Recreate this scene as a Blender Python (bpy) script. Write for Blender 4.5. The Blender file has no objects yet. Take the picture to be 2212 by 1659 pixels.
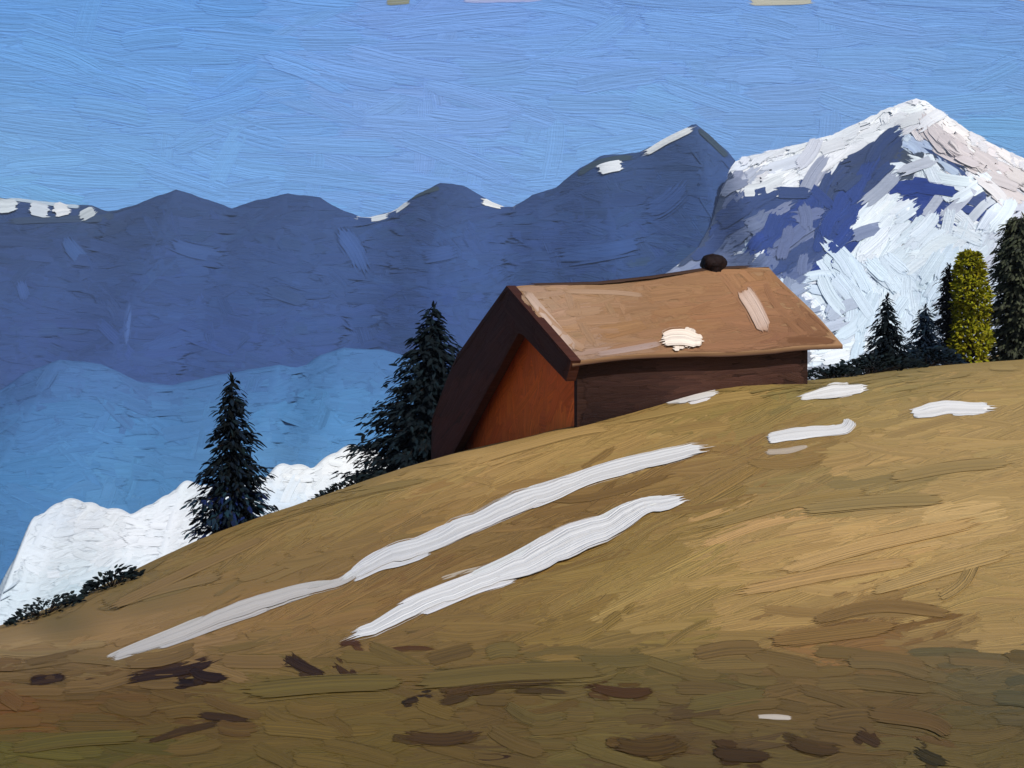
import bpy, math, random
import numpy as np
from mathutils import Vector
from mathutils.bvhtree import BVHTree

random.seed(7)
rng = np.random.default_rng(7)
scene = bpy.context.scene
COL = scene.collection

# ------------------------------------------------------------------ camera
W, H = 1024, 768
F = 1236.0            # focal length in pixels of the 1024 wide picture
HOR = 240.0           # eye level in the picture
cam = bpy.data.cameras.new("camera")
cam.sensor_width = 36.0
cam.lens = F / W * 36.0
cam.shift_y = (HOR - H / 2) / W
cam.clip_start = 0.1
cam.clip_end = 20000
cam_o = bpy.data.objects.new("camera", cam)
cam_o.rotation_euler = (math.radians(90), 0, 0)
COL.objects.link(cam_o)
scene.camera = cam_o

# ------------------------------------------------------------------ light
SUN_EL, SUN_AZ = math.radians(47), math.radians(146)   # azimuth clockwise from +Y
sx = math.cos(SUN_EL) * math.sin(SUN_AZ)
sy = math.cos(SUN_EL) * math.cos(SUN_AZ)
sz = math.sin(SUN_EL)
sun = bpy.data.lights.new("sun", 'SUN')
sun.energy = 3.6
sun.angle = math.radians(0.5)
sun.color = (1.0, 0.965, 0.91)
sun_o = bpy.data.objects.new("sun", sun)
sun_o.rotation_euler = Vector((sx, sy, sz)).to_track_quat('Z', 'Y').to_euler()
COL.objects.link(sun_o)

world = bpy.data.worlds.new("World")
scene.world = world
world.use_nodes = True
wn = world.node_tree.nodes
wl = world.node_tree.links
sky_t = wn.new("ShaderNodeTexSky")
sky_t.sky_type = 'NISHITA'
sky_t.sun_disc = False
sky_t.sun_elevation = SUN_EL
sky_t.sun_rotation = SUN_AZ
bg = wn["Background"]
bg.inputs[1].default_value = 0.085
wl.new(sky_t.outputs[0], bg.inputs[0])

scene.view_settings.view_transform = 'Standard'
scene.view_settings.look = 'None'
scene.view_settings.exposure = 0.0
scene.view_settings.gamma = 1.0
scene.cycles.max_bounces = 5
scene.cycles.transparent_max_bounces = 40

# ------------------------------------------------------------------ helpers
K = 1024 / 2212.0


def at(px, py, Y):
    return np.array(((px - 512) / F * Y, Y, (HOR - py) / F * Y))


def lin(c):
    c = np.asarray(c, float) / 255.0
    return np.where(c <= 0.04045, c / 12.92, ((c + 0.055) / 1.055) ** 2.4)


def paint(name, rough=0.5, bump=1.0, spec=0.3, emit=0.0, vary=0.16, dry=True, grain=0.0, gh=0.5):
    """thick brushed surface: colour from the mesh, fine bristle grooves along each stroke"""
    m = bpy.data.materials.new(name)
    m.use_nodes = True
    n, l = m.node_tree.nodes, m.node_tree.links
    b = n["Principled BSDF"]
    b.inputs["Roughness"].default_value = rough
    b.inputs["Specular IOR Level"].default_value = spec
    col = n.new("ShaderNodeAttribute"); col.attribute_name = "col"
    wid = n.new("ShaderNodeAttribute"); wid.attribute_name = "wid"
    uv = n.new("ShaderNodeUVMap"); uv.uv_map = "UVMap"
    mp = n.new("ShaderNodeMapping"); mp.inputs["Scale"].default_value = (0.22, 13.0, 1)
    l.new(uv.outputs[0], mp.inputs[0])
    nz = n.new("ShaderNodeTexNoise"); nz.inputs["Scale"].default_value = 1.0
    nz.inputs["Detail"].default_value = 3.0; nz.inputs["Roughness"].default_value = 0.6
    nz.inputs["Distortion"].default_value = 0.25
    l.new(mp.outputs[0], nz.inputs[0])
    # little knots of thick paint
    mp2 = n.new("ShaderNodeMapping"); mp2.inputs["Scale"].default_value = (2.2, 2.2, 1)
    l.new(uv.outputs[0], mp2.inputs[0])
    nz2 = n.new("ShaderNodeTexNoise"); nz2.inputs["Scale"].default_value = 1.6
    nz2.inputs["Detail"].default_value = 4.0
    l.new(mp2.outputs[0], nz2.inputs[0])
    hm = n.new("ShaderNodeMath"); hm.operation = 'MULTIPLY_ADD'
    hm.inputs[1].default_value = 0.35
    l.new(nz2.outputs[0], hm.inputs[0]); l.new(nz.outputs[0], hm.inputs[2])
    dm = n.new("ShaderNodeMath"); dm.operation = 'MULTIPLY'; dm.inputs[1].default_value = 0.16 * bump
    l.new(wid.outputs["Fac"], dm.inputs[0])
    bp = n.new("ShaderNodeBump"); bp.inputs["Strength"].default_value = 1.0
    l.new(dm.outputs[0], bp.inputs["Distance"]); l.new(hm.outputs[0], bp.inputs["Height"])
    nrm = bp.outputs[0]
    if grain:                                   # fine level ledges across the whole face
        tc = n.new("ShaderNodeTexCoord")
        mg = n.new("ShaderNodeMapping"); mg.inputs["Scale"].default_value = (1 / (26 * grain), 1 / (26 * grain), 1 / (2.1 * grain))
        l.new(tc.outputs["Object"], mg.inputs[0])
        ng = n.new("ShaderNodeTexNoise"); ng.inputs["Scale"].default_value = 1.0; ng.inputs["Detail"].default_value = 3.0
        l.new(mg.outputs[0], ng.inputs[0])
        b2 = n.new("ShaderNodeBump"); b2.inputs["Strength"].default_value = 1.0; b2.inputs["Distance"].default_value = grain * gh
        l.new(ng.outputs[0], b2.inputs["Height"]); l.new(nrm, b2.inputs["Normal"])
        nrm = b2.outputs[0]
    l.new(nrm, b.inputs["Normal"])
    mr = n.new("ShaderNodeMapRange")
    mr.inputs[1].default_value = 0.3; mr.inputs[2].default_value = 0.7
    mr.inputs[3].default_value = 1 - vary; mr.inputs[4].default_value = 1 + vary
    l.new(nz.outputs[0], mr.inputs[0])
    mx = n.new("ShaderNodeVectorMath"); mx.operation = 'SCALE'
    l.new(col.outputs["Color"], mx.inputs[0]); l.new(mr.outputs[0], mx.inputs["Scale"])
    l.new(mx.outputs[0], b.inputs["Base Color"])
    alf = n.new("ShaderNodeAttribute"); alf.attribute_name = "alf"
    a1 = n.new("ShaderNodeMath"); a1.operation = 'SUBTRACT'; a1.inputs[0].default_value = 1.0
    l.new(alf.outputs["Fac"], a1.inputs[1])
    a2 = n.new("ShaderNodeMath"); a2.operation = 'SUBTRACT'; a2.inputs[1].default_value = 0.5
    l.new(nz.outputs[0], a2.inputs[0])
    a3 = n.new("ShaderNodeMath"); a3.operation = 'MULTIPLY'
    l.new(a1.outputs[0], a3.inputs[0]); l.new(a2.outputs[0], a3.inputs[1])
    a4 = n.new("ShaderNodeMath"); a4.operation = 'MULTIPLY_ADD'; a4.inputs[1].default_value = 1.7; a4.inputs[2].default_value = -0.3
    l.new(alf.outputs["Fac"], a4.inputs[0])
    a5 = n.new("ShaderNodeMath"); a5.operation = 'MULTIPLY_ADD'; a5.inputs[1].default_value = 4.0; a5.use_clamp = True
    l.new(a3.outputs[0], a5.inputs[0]); l.new(a4.outputs[0], a5.inputs[2])
    if dry:                                     # bristles run dry at the rim of a stroke
        a6 = n.new("ShaderNodeMath"); a6.operation = 'MULTIPLY_ADD'; a6.use_clamp = True
        a6.inputs[1].default_value = 14.0; a6.inputs[2].default_value = -6.5
        l.new(a5.outputs[0], a6.inputs[0])
        l.new(a6.outputs[0], b.inputs["Alpha"])
    if emit:
        l.new(mx.outputs[0], b.inputs["Emission Color"])
        b.inputs["Emission Strength"].default_value = emit
    return m


class MB:
    """collects surfaces and brushed ribbons into one mesh"""

    def __init__(s):
        s.v, s.f, s.uv, s.c, s.w, s.a = [], [], [], [], [], []
        s.n = 0

    def raw(s, verts, faces, col, wid, uv=None):
        verts = np.asarray(verts, float)
        k = len(verts)
        col = np.asarray(col, float)
        if col.ndim == 1:
            col = np.tile(col, (k, 1))
        if uv is None:
            uv = verts[:, [0, 2]] / max(wid if np.isscalar(wid) else wid.mean(), 1e-6) * 0.2
        s.v.append(verts); s.uv.append(np.asarray(uv, float)); s.c.append(col)
        s.w.append(np.full(k, wid) if np.isscalar(wid) else np.asarray(wid))
        s.a.append(np.ones(k))
        for f in faces:
            s.f.append(tuple(i + s.n for i in f))
        s.n += k

    def ribbon(s, C, Hf, N, wid, col, col2=None, L=7, bulge=0.06, lift=0.0, ragged=0.4, taper=(0.8, 0.65), mix=0.5, soft=0.33, ecol=None, endf=0.18):
        """C centres (m,3), Hf half width vectors (m,3), N normals (m,3)"""
        m = len(C)
        if m < 2:
            return
        wid = np.broadcast_to(np.asarray(wid, float), (m,))
        t = np.linspace(0, 1, m)
        tw = np.clip(np.minimum(taper[0] + t * 5, taper[1] + (1 - t) * 4), 0, 1)
        lv = np.linspace(-1, 1, L)
        lh = rng.uniform(-0.25, 0.25, L)
        prof = (1 - lv ** 4) * 0.75 + np.exp(-((np.abs(lv) - 0.72) / 0.2) ** 2) * 0.35 + lh * (1 - lv ** 2)
        prof[0] = prof[-1] = -0.1
        T = np.gradient(C, axis=0)
        T /= (np.linalg.norm(T, axis=1, keepdims=True) + 1e-12)
        hw = np.linalg.norm(Hf, axis=1)
        d0 = rng.uniform(-1, 1, L) * ragged
        d1 = rng.uniform(-1, 1, L) * ragged
        P = np.empty((m, L, 3))
        for j in range(L):
            P[:, j] = C + Hf * (lv[j] * tw)[:, None] + N * ((prof[j] * bulge * wid * (0.5 + 0.5 * tw) + lift * wid))[:, None]
            P[0, j] += T[0] * d0[j] * min(hw[0], wid[0])
            P[-1, j] += T[-1] * d1[j] * min(hw[-1], wid[-1])
        P[0] -= N[0] * (wid[0] * (bulge * 0.2)); P[-1] -= N[-1] * (wid[-1] * bulge * 0.2)
        seg = np.r_[0, np.cumsum(np.linalg.norm(np.diff(C, axis=0), axis=1))] / max(2 * hw.mean(), 1e-9)
        ou, ov = rng.uniform(0, 400, 2)
        UV = np.stack(np.broadcast_arrays(seg[:, None] + ou, (lv * 0.5)[None] + ov), -1)
        col = np.asarray(col, float)
        lanec = np.tile(col, (L, 1))
        if col2 is not None:
            a = np.clip(rng.normal(0.25, 0.35, L), 0, 1)[:, None] * mix
            lanec = lanec * (1 - a) + np.asarray(col2, float) * a
        lanec = lanec * rng.uniform(0.92, 1.08, (L, 1))
        CC = np.broadcast_to(lanec[None], (m, L, 3))
        ea = np.clip((1 - np.abs(lv)) / soft, 0, 1)[None] * np.clip(np.minimum(t, 1 - t) / endf, 0, 1)[:, None]
        if ecol is not None:                       # wet edge: the rim takes on the colour around it
            wgt = (ea ** 0.8)[..., None]
            CC = CC * wgt + np.asarray(ecol, float) * (1 - wgt)
        s.v.append(P.reshape(-1, 3)); s.uv.append(UV.reshape(-1, 2)); s.c.append(CC.reshape(-1, 3))
        s.w.append(np.repeat(wid, L))
        s.a.append(ea.ravel())
        b = s.n
        for i in range(m - 1):
            for j in range(L - 1):
                a = b + i * L + j
                s.f.append((a, a + 1, a + L + 1, a + L))
        s.n += m * L

    def build(s, name, mat, parent=None, smooth=True, origin=None, sharp=0):
        V = np.concatenate(s.v); UV = np.concatenate(s.uv); C = np.concatenate(s.c); Wd = np.concatenate(s.w); Al = np.concatenate(s.a)
        if origin is not None:
            V = V - np.asarray(origin)
        me = bpy.data.meshes.new(name)
        me.from_pydata(V.tolist(), [], s.f)
        li = np.empty(len(me.loops), np.int32); me.loops.foreach_get("vertex_index", li)
        u = me.uv_layers.new(name="UVMap")
        u.data.foreach_set("uv", UV[li].astype(np.float32).ravel())
        a = me.attributes.new("col", 'FLOAT_COLOR', 'POINT')
        a.data.foreach_set("color", np.c_[np.clip(C, 0, 1), np.ones(len(C))].astype(np.float32).ravel())
        a = me.attributes.new("wid", 'FLOAT', 'POINT')
        a.data.foreach_set("value", Wd.astype(np.float32))
        a = me.attributes.new("alf", 'FLOAT', 'POINT')
        a.data.foreach_set("value", Al.astype(np.float32))
        if smooth:
            me.polygons.foreach_set("use_smooth", np.ones(len(me.polygons), bool))
        if sharp:
            me.set_sharp_from_angle(angle=math.radians(sharp))
        me.materials.append(mat)
        o = bpy.data.objects.new(name, me)
        COL.objects.link(o)
        if parent is not None:
            o.parent = parent
        elif origin is not None:
            o.location = tuple(origin)
        return o


def tag(o, label=None, cat=None, group=None, kind=None):
    if label: o["label"] = label
    if cat: o["category"] = cat
    if group: o["group"] = group
    if kind: o["kind"] = kind
    return o


def empty(name, loc):
    o = bpy.data.objects.new(name, None)
    o.location = tuple(loc)
    COL.objects.link(o)
    return o


def bvh_of(verts, faces):
    return BVHTree.FromPolygons([tuple(v) for v in np.asarray(verts, float)], faces)


def ray(bvh, px, py):
    d = Vector(((px - 512) / F, 1.0, (HOR - py) / F)).normalized()
    h, nrm, i, dist = bvh.ray_cast(Vector((0, 0, 0)), d, 20000)
    if h is None:
        return None
    nn = np.array(nrm)
    if nn @ np.array(d) > 0:
        nn = -nn
    return np.array(h), nn


def curve(pts, n):
    """smooth curve through picture points, n samples"""
    p = np.array(pts, float)
    if len(p) == 2:
        t = np.linspace(0, 1, n)[:, None]
        return p[0] * (1 - t) + p[1] * t
    q = np.vstack([2 * p[0] - p[1], p, 2 * p[-1] - p[-2]])
    out = []
    for t in np.linspace(0, len(p) - 1 - 1e-9, n):
        i = int(t); f = t - i
        a, b, c, d = q[i:i + 4]
        out.append(0.5 * ((2 * b) + (c - a) * f + (2 * a - 5 * b + 4 * c - d) * f * f + (3 * b - a - 3 * c + d) * f ** 3))
    return np.array(out)


def stroke(mb, bvh, pts, width, col, col2=None, n=8, L=7, bulge=0.05, lift=None, wf=None, jump=0.2, **kw):
    """lay one brushed ribbon on a surface, following a line of points on it"""
    c = curve(pts, n)
    t = np.gradient(c, axis=0)
    t /= (np.linalg.norm(t, axis=1, keepdims=True) + 1e-9)
    nn = np.stack([-t[:, 1], t[:, 0]], 1)
    w = np.full(n, float(width)) if wf is None else curve(np.c_[wf, wf], n)[:, 0]
    if lift is None:
        lift = rng.uniform(0.004, 0.03)
    runs, cur = [], []
    for i in range(n):
        a = ray(bvh, *(c[i] - nn[i] * w[i] / 2)); b = ray(bvh, *(c[i] + nn[i] * w[i] / 2)); m = ray(bvh, *c[i])
        ok = a is not None and b is not None and m is not None
        if not ok and (a is not None or b is not None or m is not None):
            hs = [ray(bvh, *(c[i] + nn[i] * w[i] * q)) for q in np.linspace(-.5, .5, 9)]
            hs = [h for h in hs if h is not None]
            if len(hs) > 1:
                a, m, b = hs[0], hs[len(hs) // 2], hs[-1]
                ok = True
        if ok:
            ya, yb, ym = a[0][1], b[0][1], m[0][1]
            ok = abs(ya - yb) < jump * ym * 2
            if ok and cur:
                ok = abs(ym - cur[-1][0][1]) < jump * ym * 2
        if ok:
            mid = (a[0] + b[0]) / 2
            cur.append((mid * 0.4 + m[0] * 0.6, (b[0] - a[0]) / 2, m[1], w[i] * ym / F))
        else:
            if len(cur) > 1: runs.append(cur)
            cur = []
    if len(cur) > 1: runs.append(cur)
    for r in runs:
        mb.ribbon(np.array([x[0] for x in r]), np.array([x[1] for x in r]), np.array([x[2] for x in r]),
                  np.array([x[3] for x in r]), col, col2, L=L, bulge=bulge, lift=lift, **kw)


def jit(c, a=0.08):
    """vary a colour a little in lightness and hue"""
    c = np.asarray(c, float)
    return np.clip(c * (1 + rng.normal(0, a)) * (1 + rng.normal(0, a * 0.35, 3)), 0, 1)


def fill(mb, bvh, box, step, ang, length, width, colfn, n=6, L=6, bulge=0.05, keep=None, angj=12, va=0.04, vb=0.07, bnd=0.045, wet=True, **kw):
    """cover a surface with overlapping strokes"""
    x0, y0, x1, y1 = box
    pts = []
    y = y0
    while y < y1:
        x = x0 + rng.uniform(0, step[0])
        while x < x1:
            pts.append((x + rng.uniform(-.5, .5) * step[0], y + rng.uniform(-.5, .5) * step[1]))
            x += step[0]
        y += step[1]
    rng.shuffle(pts)
    for px, py in pts:
        if keep is not None and not keep(px, py):
            continue
        a = math.radians((ang(px, py) if callable(ang) else ang) + rng.normal(0, angj))
        ln = rng.uniform(*length); wd = rng.uniform(*width)
        dx, dy = math.cos(a) * ln / 2, -math.sin(a) * ln / 2
        bend = rng.normal(0, bnd) * ln
        c = colfn(px, py)
        c2 = colfn(px + rng.normal(0, 25), py + rng.normal(0, 18))
        stroke(mb, bvh, [(px - dx, py - dy), (px - math.sin(a) * bend, py - math.cos(a) * bend), (px + dx, py + dy)],
               wd, jit(c, va), jit(c2, vb), ecol=c if wet else None, n=n, L=L, bulge=bulge, **kw)


def anchors(lst, power=2.2):
    P = np.array([(a[0], a[1]) for a in lst], float)
    Cc = np.array([lin(a[2]) for a in lst])

    def fn(px, py):
        d = ((P[:, 0] - px) ** 2 + ((P[:, 1] - py) * 1.8) ** 2) ** 0.5 + 12
        wgt = d ** -power
        wgt /= wgt.sum()
        return (Cc * wgt[:, None]).sum(0)
    return fn


def base_col(V, fn):
    px = 512 + V[:, 0] / V[:, 1] * F; py = HOR - V[:, 2] / V[:, 1] * F
    return np.array([fn(a, b) for a, b in zip(px, py)])


def fnoise(x, seed, octs=4, base=1.0):
    r = np.random.default_rng(seed)
    out = np.zeros_like(np.asarray(x, float)); a = 1.0
    for o in range(octs):
        fr = base * 2 ** o
        out += a * np.sin(x * fr + r.uniform(0, 6.28)) * np.sin(x * fr * 0.61 + r.uniform(0, 6.28))
        a *= 0.5
    return out


def noise2(x, y, seed, octs=4):
    r = np.random.default_rng(seed)
    out = np.zeros(np.broadcast(x, y).shape); a = 1.0; fr = 1.0
    for o in range(octs):
        for k in range(3):
            th = r.uniform(0, 6.28)
            out += a / 3 * np.sin((x * math.cos(th) + y * math.sin(th)) * fr * r.uniform(.8, 1.3) + r.uniform(0, 6.28))
        a *= 0.5; fr *= 2.03
    return out


def grid_faces(nr, nc):
    return [(i * nc + j, i * nc + j + 1, (i + 1) * nc + j + 1, (i + 1) * nc + j) for i in range(nr - 1) for j in range(nc - 1)]


M_SKY = paint("sky_paint", 0.8, 0.28, 0.05, emit=0.40, vary=0.025, grain=3.6, gh=0.75)
M_ROCK = paint("mountain_rock", 0.8, 0.4, 0.06, vary=0.07, grain=1.15, gh=1.2)
M_HILL = paint("hazy_hill", 0.8, 0.3, 0.06, vary=0.05, grain=0.52, gh=1.1)
M_SNOW = paint("snow", 0.6, 0.7, 0.12, vary=0.06)
M_ALP = paint("snow_rock_and_shade", 0.7, 0.4, 0.08, vary=0.05, grain=1.05, gh=0.9)
M_CLOUD = paint("cloud_white", 0.9, 0.2, 0.03, vary=0.02, grain=0.085, gh=0.9)
M_GRASS = paint("dry_grass", 0.75, 1.05, 0.06, vary=0.15)
M_WOOD = paint("old_wood", 0.7, 0.6, 0.08, vary=0.2)
M_SHINGLE = paint("weathered_shingles", 0.75, 0.7, 0.06, vary=0.09)
M_LEAF = paint("dark_needles", 0.8, 0.6, 0.05, vary=0.25, dry=False)
M_BARK = paint("bark", 0.8, 0.8, 0.1, vary=0.25, dry=False)

# ------------------------------------------------------------------ sky backdrop
SKY_Y = 5200.0
SKG = np.array((0.77, 0.765, 0.78))
sv = [at(x, y, SKY_Y) for y in (620, 200, -300) for x in (-900, 0, 1000, 1900)]
sf = grid_faces(3, 4)
sky = MB()
sky.raw(sv, sf, lin((118, 166, 228)), 40.0)
sb = bvh_of(sv, sf)
skycol = anchors([
    (0, 0, (98, 158, 224)), (200, 0, (96, 156, 224)), (420, 0, (118, 158, 226)), (620, 0, (112, 158, 224)), (850, 0, (116, 160, 222)), (1024, 0, (112, 158, 220)),
    (60, 90, (100, 162, 228)), (220, 90, (98, 158, 228)), (420, 90, (124, 166, 232)), (620, 70, (120, 166, 230)), (800, 80, (122, 166, 226)), (1000, 60, (112, 164, 224)),
    (20, 150, (116, 176, 232)), (200, 160, (112, 172, 234)), (400, 150, (122, 168, 234)), (560, 150, (120, 174, 234)), (660, 100, (116, 172, 232)), (880, 80, (120, 170, 228)), (1000, 130, (112, 176, 230)),
    (0, 200, (112, 180, 232)), (300, 195, (110, 168, 230)), (-300, 100, (100, 160, 226)), (1300, 100, (114, 164, 224))])


def skyang(px, py):
    r = rng.random()
    return 84 if r < 0.3 else (-9 if r < 0.85 else 30)


fill(sky, sb, (-260, -60, 1290, 330), (30, 11), -6, (90, 190), (16, 30), lambda x, y: skycol(x, y) * SKG, n=6, L=7, bulge=0.005, angj=7, soft=0.7, va=0.02, vb=0.04, bnd=0.025)
fill(sky, sb, (-260, -60, 1290, 300), (62, 22), skyang, (50, 120), (16, 34), lambda x, y: skycol(x, y) * SKG, n=6, L=7, bulge=0.006, angj=9, soft=0.7, va=0.025, vb=0.04, bnd=0.025)
for a, b_, w_, c_ in (((745, 2), (818, 0), 10, (176, 172, 150)), ((385, 3), (412, 1), 7, (120, 120, 92)), ((455, 0), (548, -2), 8, (150, 160, 205)),
                      ((1040, 0), (1010, -4), 8, (170, 168, 180))):
    stroke(sky, sb, [a, b_], w_, lin(c_), lin((150, 165, 190)), n=6, bulge=0.03, lift=0.12)
tag(sky.build("sky", M_SKY), kind="structure")


# ------------------------------------------------------------------ mountains
def ridge(outline, depth, slope, lo, hi, seed, rough=1.0, back=0.8, step=5, edge=1.0, zmin=None, smooth=0):
    """a ridge with a front and a back flank. outline: crest in the picture, depth: distance of the crest"""
    o = np.array(outline, float)
    px = np.arange(lo, hi + 1, step)
    py = np.interp(px, o[:, 0], o[:, 1])
    if smooth:
        k = np.hanning(smooth + 2)[1:-1]; k /= k.sum()
        py = np.convolve(np.pad(py, smooth // 2, mode='edge'), k, 'valid')
    if smooth:
        py = py - 5.0 * np.abs(np.sin(px / 17.0 + 0.6 * np.sin(px / 41.0))) ** .7 - 2.5 * np.abs(np.sin(px / 7.3 + 1)) + 4
    py = py + fnoise(px, seed, 3, 0.12) * 0.7 * edge
    D = depth(px) if callable(depth) else np.full(len(px), float(depth))
    crest = np.stack([(px - 512) / F * D, D, (HOR - py) / F * D], 1)
    t = np.concatenate([-np.geomspace(600, 8, 8) * D.mean() / 1400, [0], np.geomspace(6, 700, 34) * D.mean() / 1400])
    V = []
    sc = D.mean() / 1400
    for tt in t:
        p = crest.copy()
        a = abs(tt)
        if tt > 0:
            amp = min(a * 0.22, 30 * sc) * rough
            gul = noise2(p[:, 0] / (60 * sc), np.full(len(px), a / (210 * sc)), seed + 3, 4)
            p[:, 1] -= tt + gul * amp * 0.9
            p[:, 2] -= slope * a + gul * amp * 0.15
        else:
            p[:, 1] += a
            p[:, 2] -= back * a
        if zmin is not None:
            p[:, 2] = np.maximum(p[:, 2], zmin)
        V.append(p)
    V = np.concatenate(V)
    return V, grid_faces(len(t), len(px))


def Kp(*pts):
    return [(x * K, y * K) for x, y in pts]


def Z(*pts):      # points read off an enlargement of the snow mountain
    return [(655.4 + x * 0.18763, 81.9 + y * 0.18763) for x, y in pts]


# --- snow mountain
out_snow = [(560, 400), (640, 292), (671, 270), (700, 246), (714, 220), (724, 190), (732, 163)] + Kp((1600, 344), (1700, 322), (1800, 292), (1900, 247), (1950, 222), (1980, 215), (2010, 226), (2070, 270), (2150, 315), (2212, 345)) + [(1120, 215), (1300, 300)]
V, Fc = ridge(out_snow, lambda p: 1300 - 230 * np.clip((738 - p) / 98, 0, 1.3), 0.62, 560, 1300, 11, rough=0.3, zmin=-335)
mb = MB()


def tone(c):      # blue shade tones and rock set darker than the white snow
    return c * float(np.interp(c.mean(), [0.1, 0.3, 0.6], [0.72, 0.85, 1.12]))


sb = bvh_of(V, Fc)
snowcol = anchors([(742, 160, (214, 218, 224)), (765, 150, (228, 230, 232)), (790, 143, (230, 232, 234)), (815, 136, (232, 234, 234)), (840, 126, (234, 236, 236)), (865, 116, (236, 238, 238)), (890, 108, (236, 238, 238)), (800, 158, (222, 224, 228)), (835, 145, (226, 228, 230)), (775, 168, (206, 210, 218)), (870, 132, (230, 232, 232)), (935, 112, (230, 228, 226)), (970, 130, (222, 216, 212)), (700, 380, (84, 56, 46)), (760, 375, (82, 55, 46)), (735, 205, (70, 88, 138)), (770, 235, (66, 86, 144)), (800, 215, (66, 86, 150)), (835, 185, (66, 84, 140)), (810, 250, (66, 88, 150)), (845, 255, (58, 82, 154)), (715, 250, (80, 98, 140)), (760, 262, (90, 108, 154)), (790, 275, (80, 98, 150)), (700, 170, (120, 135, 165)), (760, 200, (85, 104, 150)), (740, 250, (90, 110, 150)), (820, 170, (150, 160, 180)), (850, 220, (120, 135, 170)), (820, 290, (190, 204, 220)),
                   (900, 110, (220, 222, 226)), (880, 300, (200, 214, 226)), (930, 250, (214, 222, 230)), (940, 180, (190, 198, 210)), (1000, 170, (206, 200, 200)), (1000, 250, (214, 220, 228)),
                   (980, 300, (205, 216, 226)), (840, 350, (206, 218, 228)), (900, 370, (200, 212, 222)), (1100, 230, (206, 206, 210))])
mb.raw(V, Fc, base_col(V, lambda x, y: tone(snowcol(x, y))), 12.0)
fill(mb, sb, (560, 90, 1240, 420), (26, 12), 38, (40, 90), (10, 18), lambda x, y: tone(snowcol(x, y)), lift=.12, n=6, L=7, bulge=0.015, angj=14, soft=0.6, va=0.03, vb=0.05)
WHT, OFF, LBL, PNK = (238, 240, 240), (214, 217, 220), (206, 220, 230), (212, 202, 198)
BL1, BL2, BL3, SLT = (58, 80, 136), (52, 78, 156), (40, 66, 150), (72, 84, 108)  # blues: shade on the snow painted as colour; slate: bare rock
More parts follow.
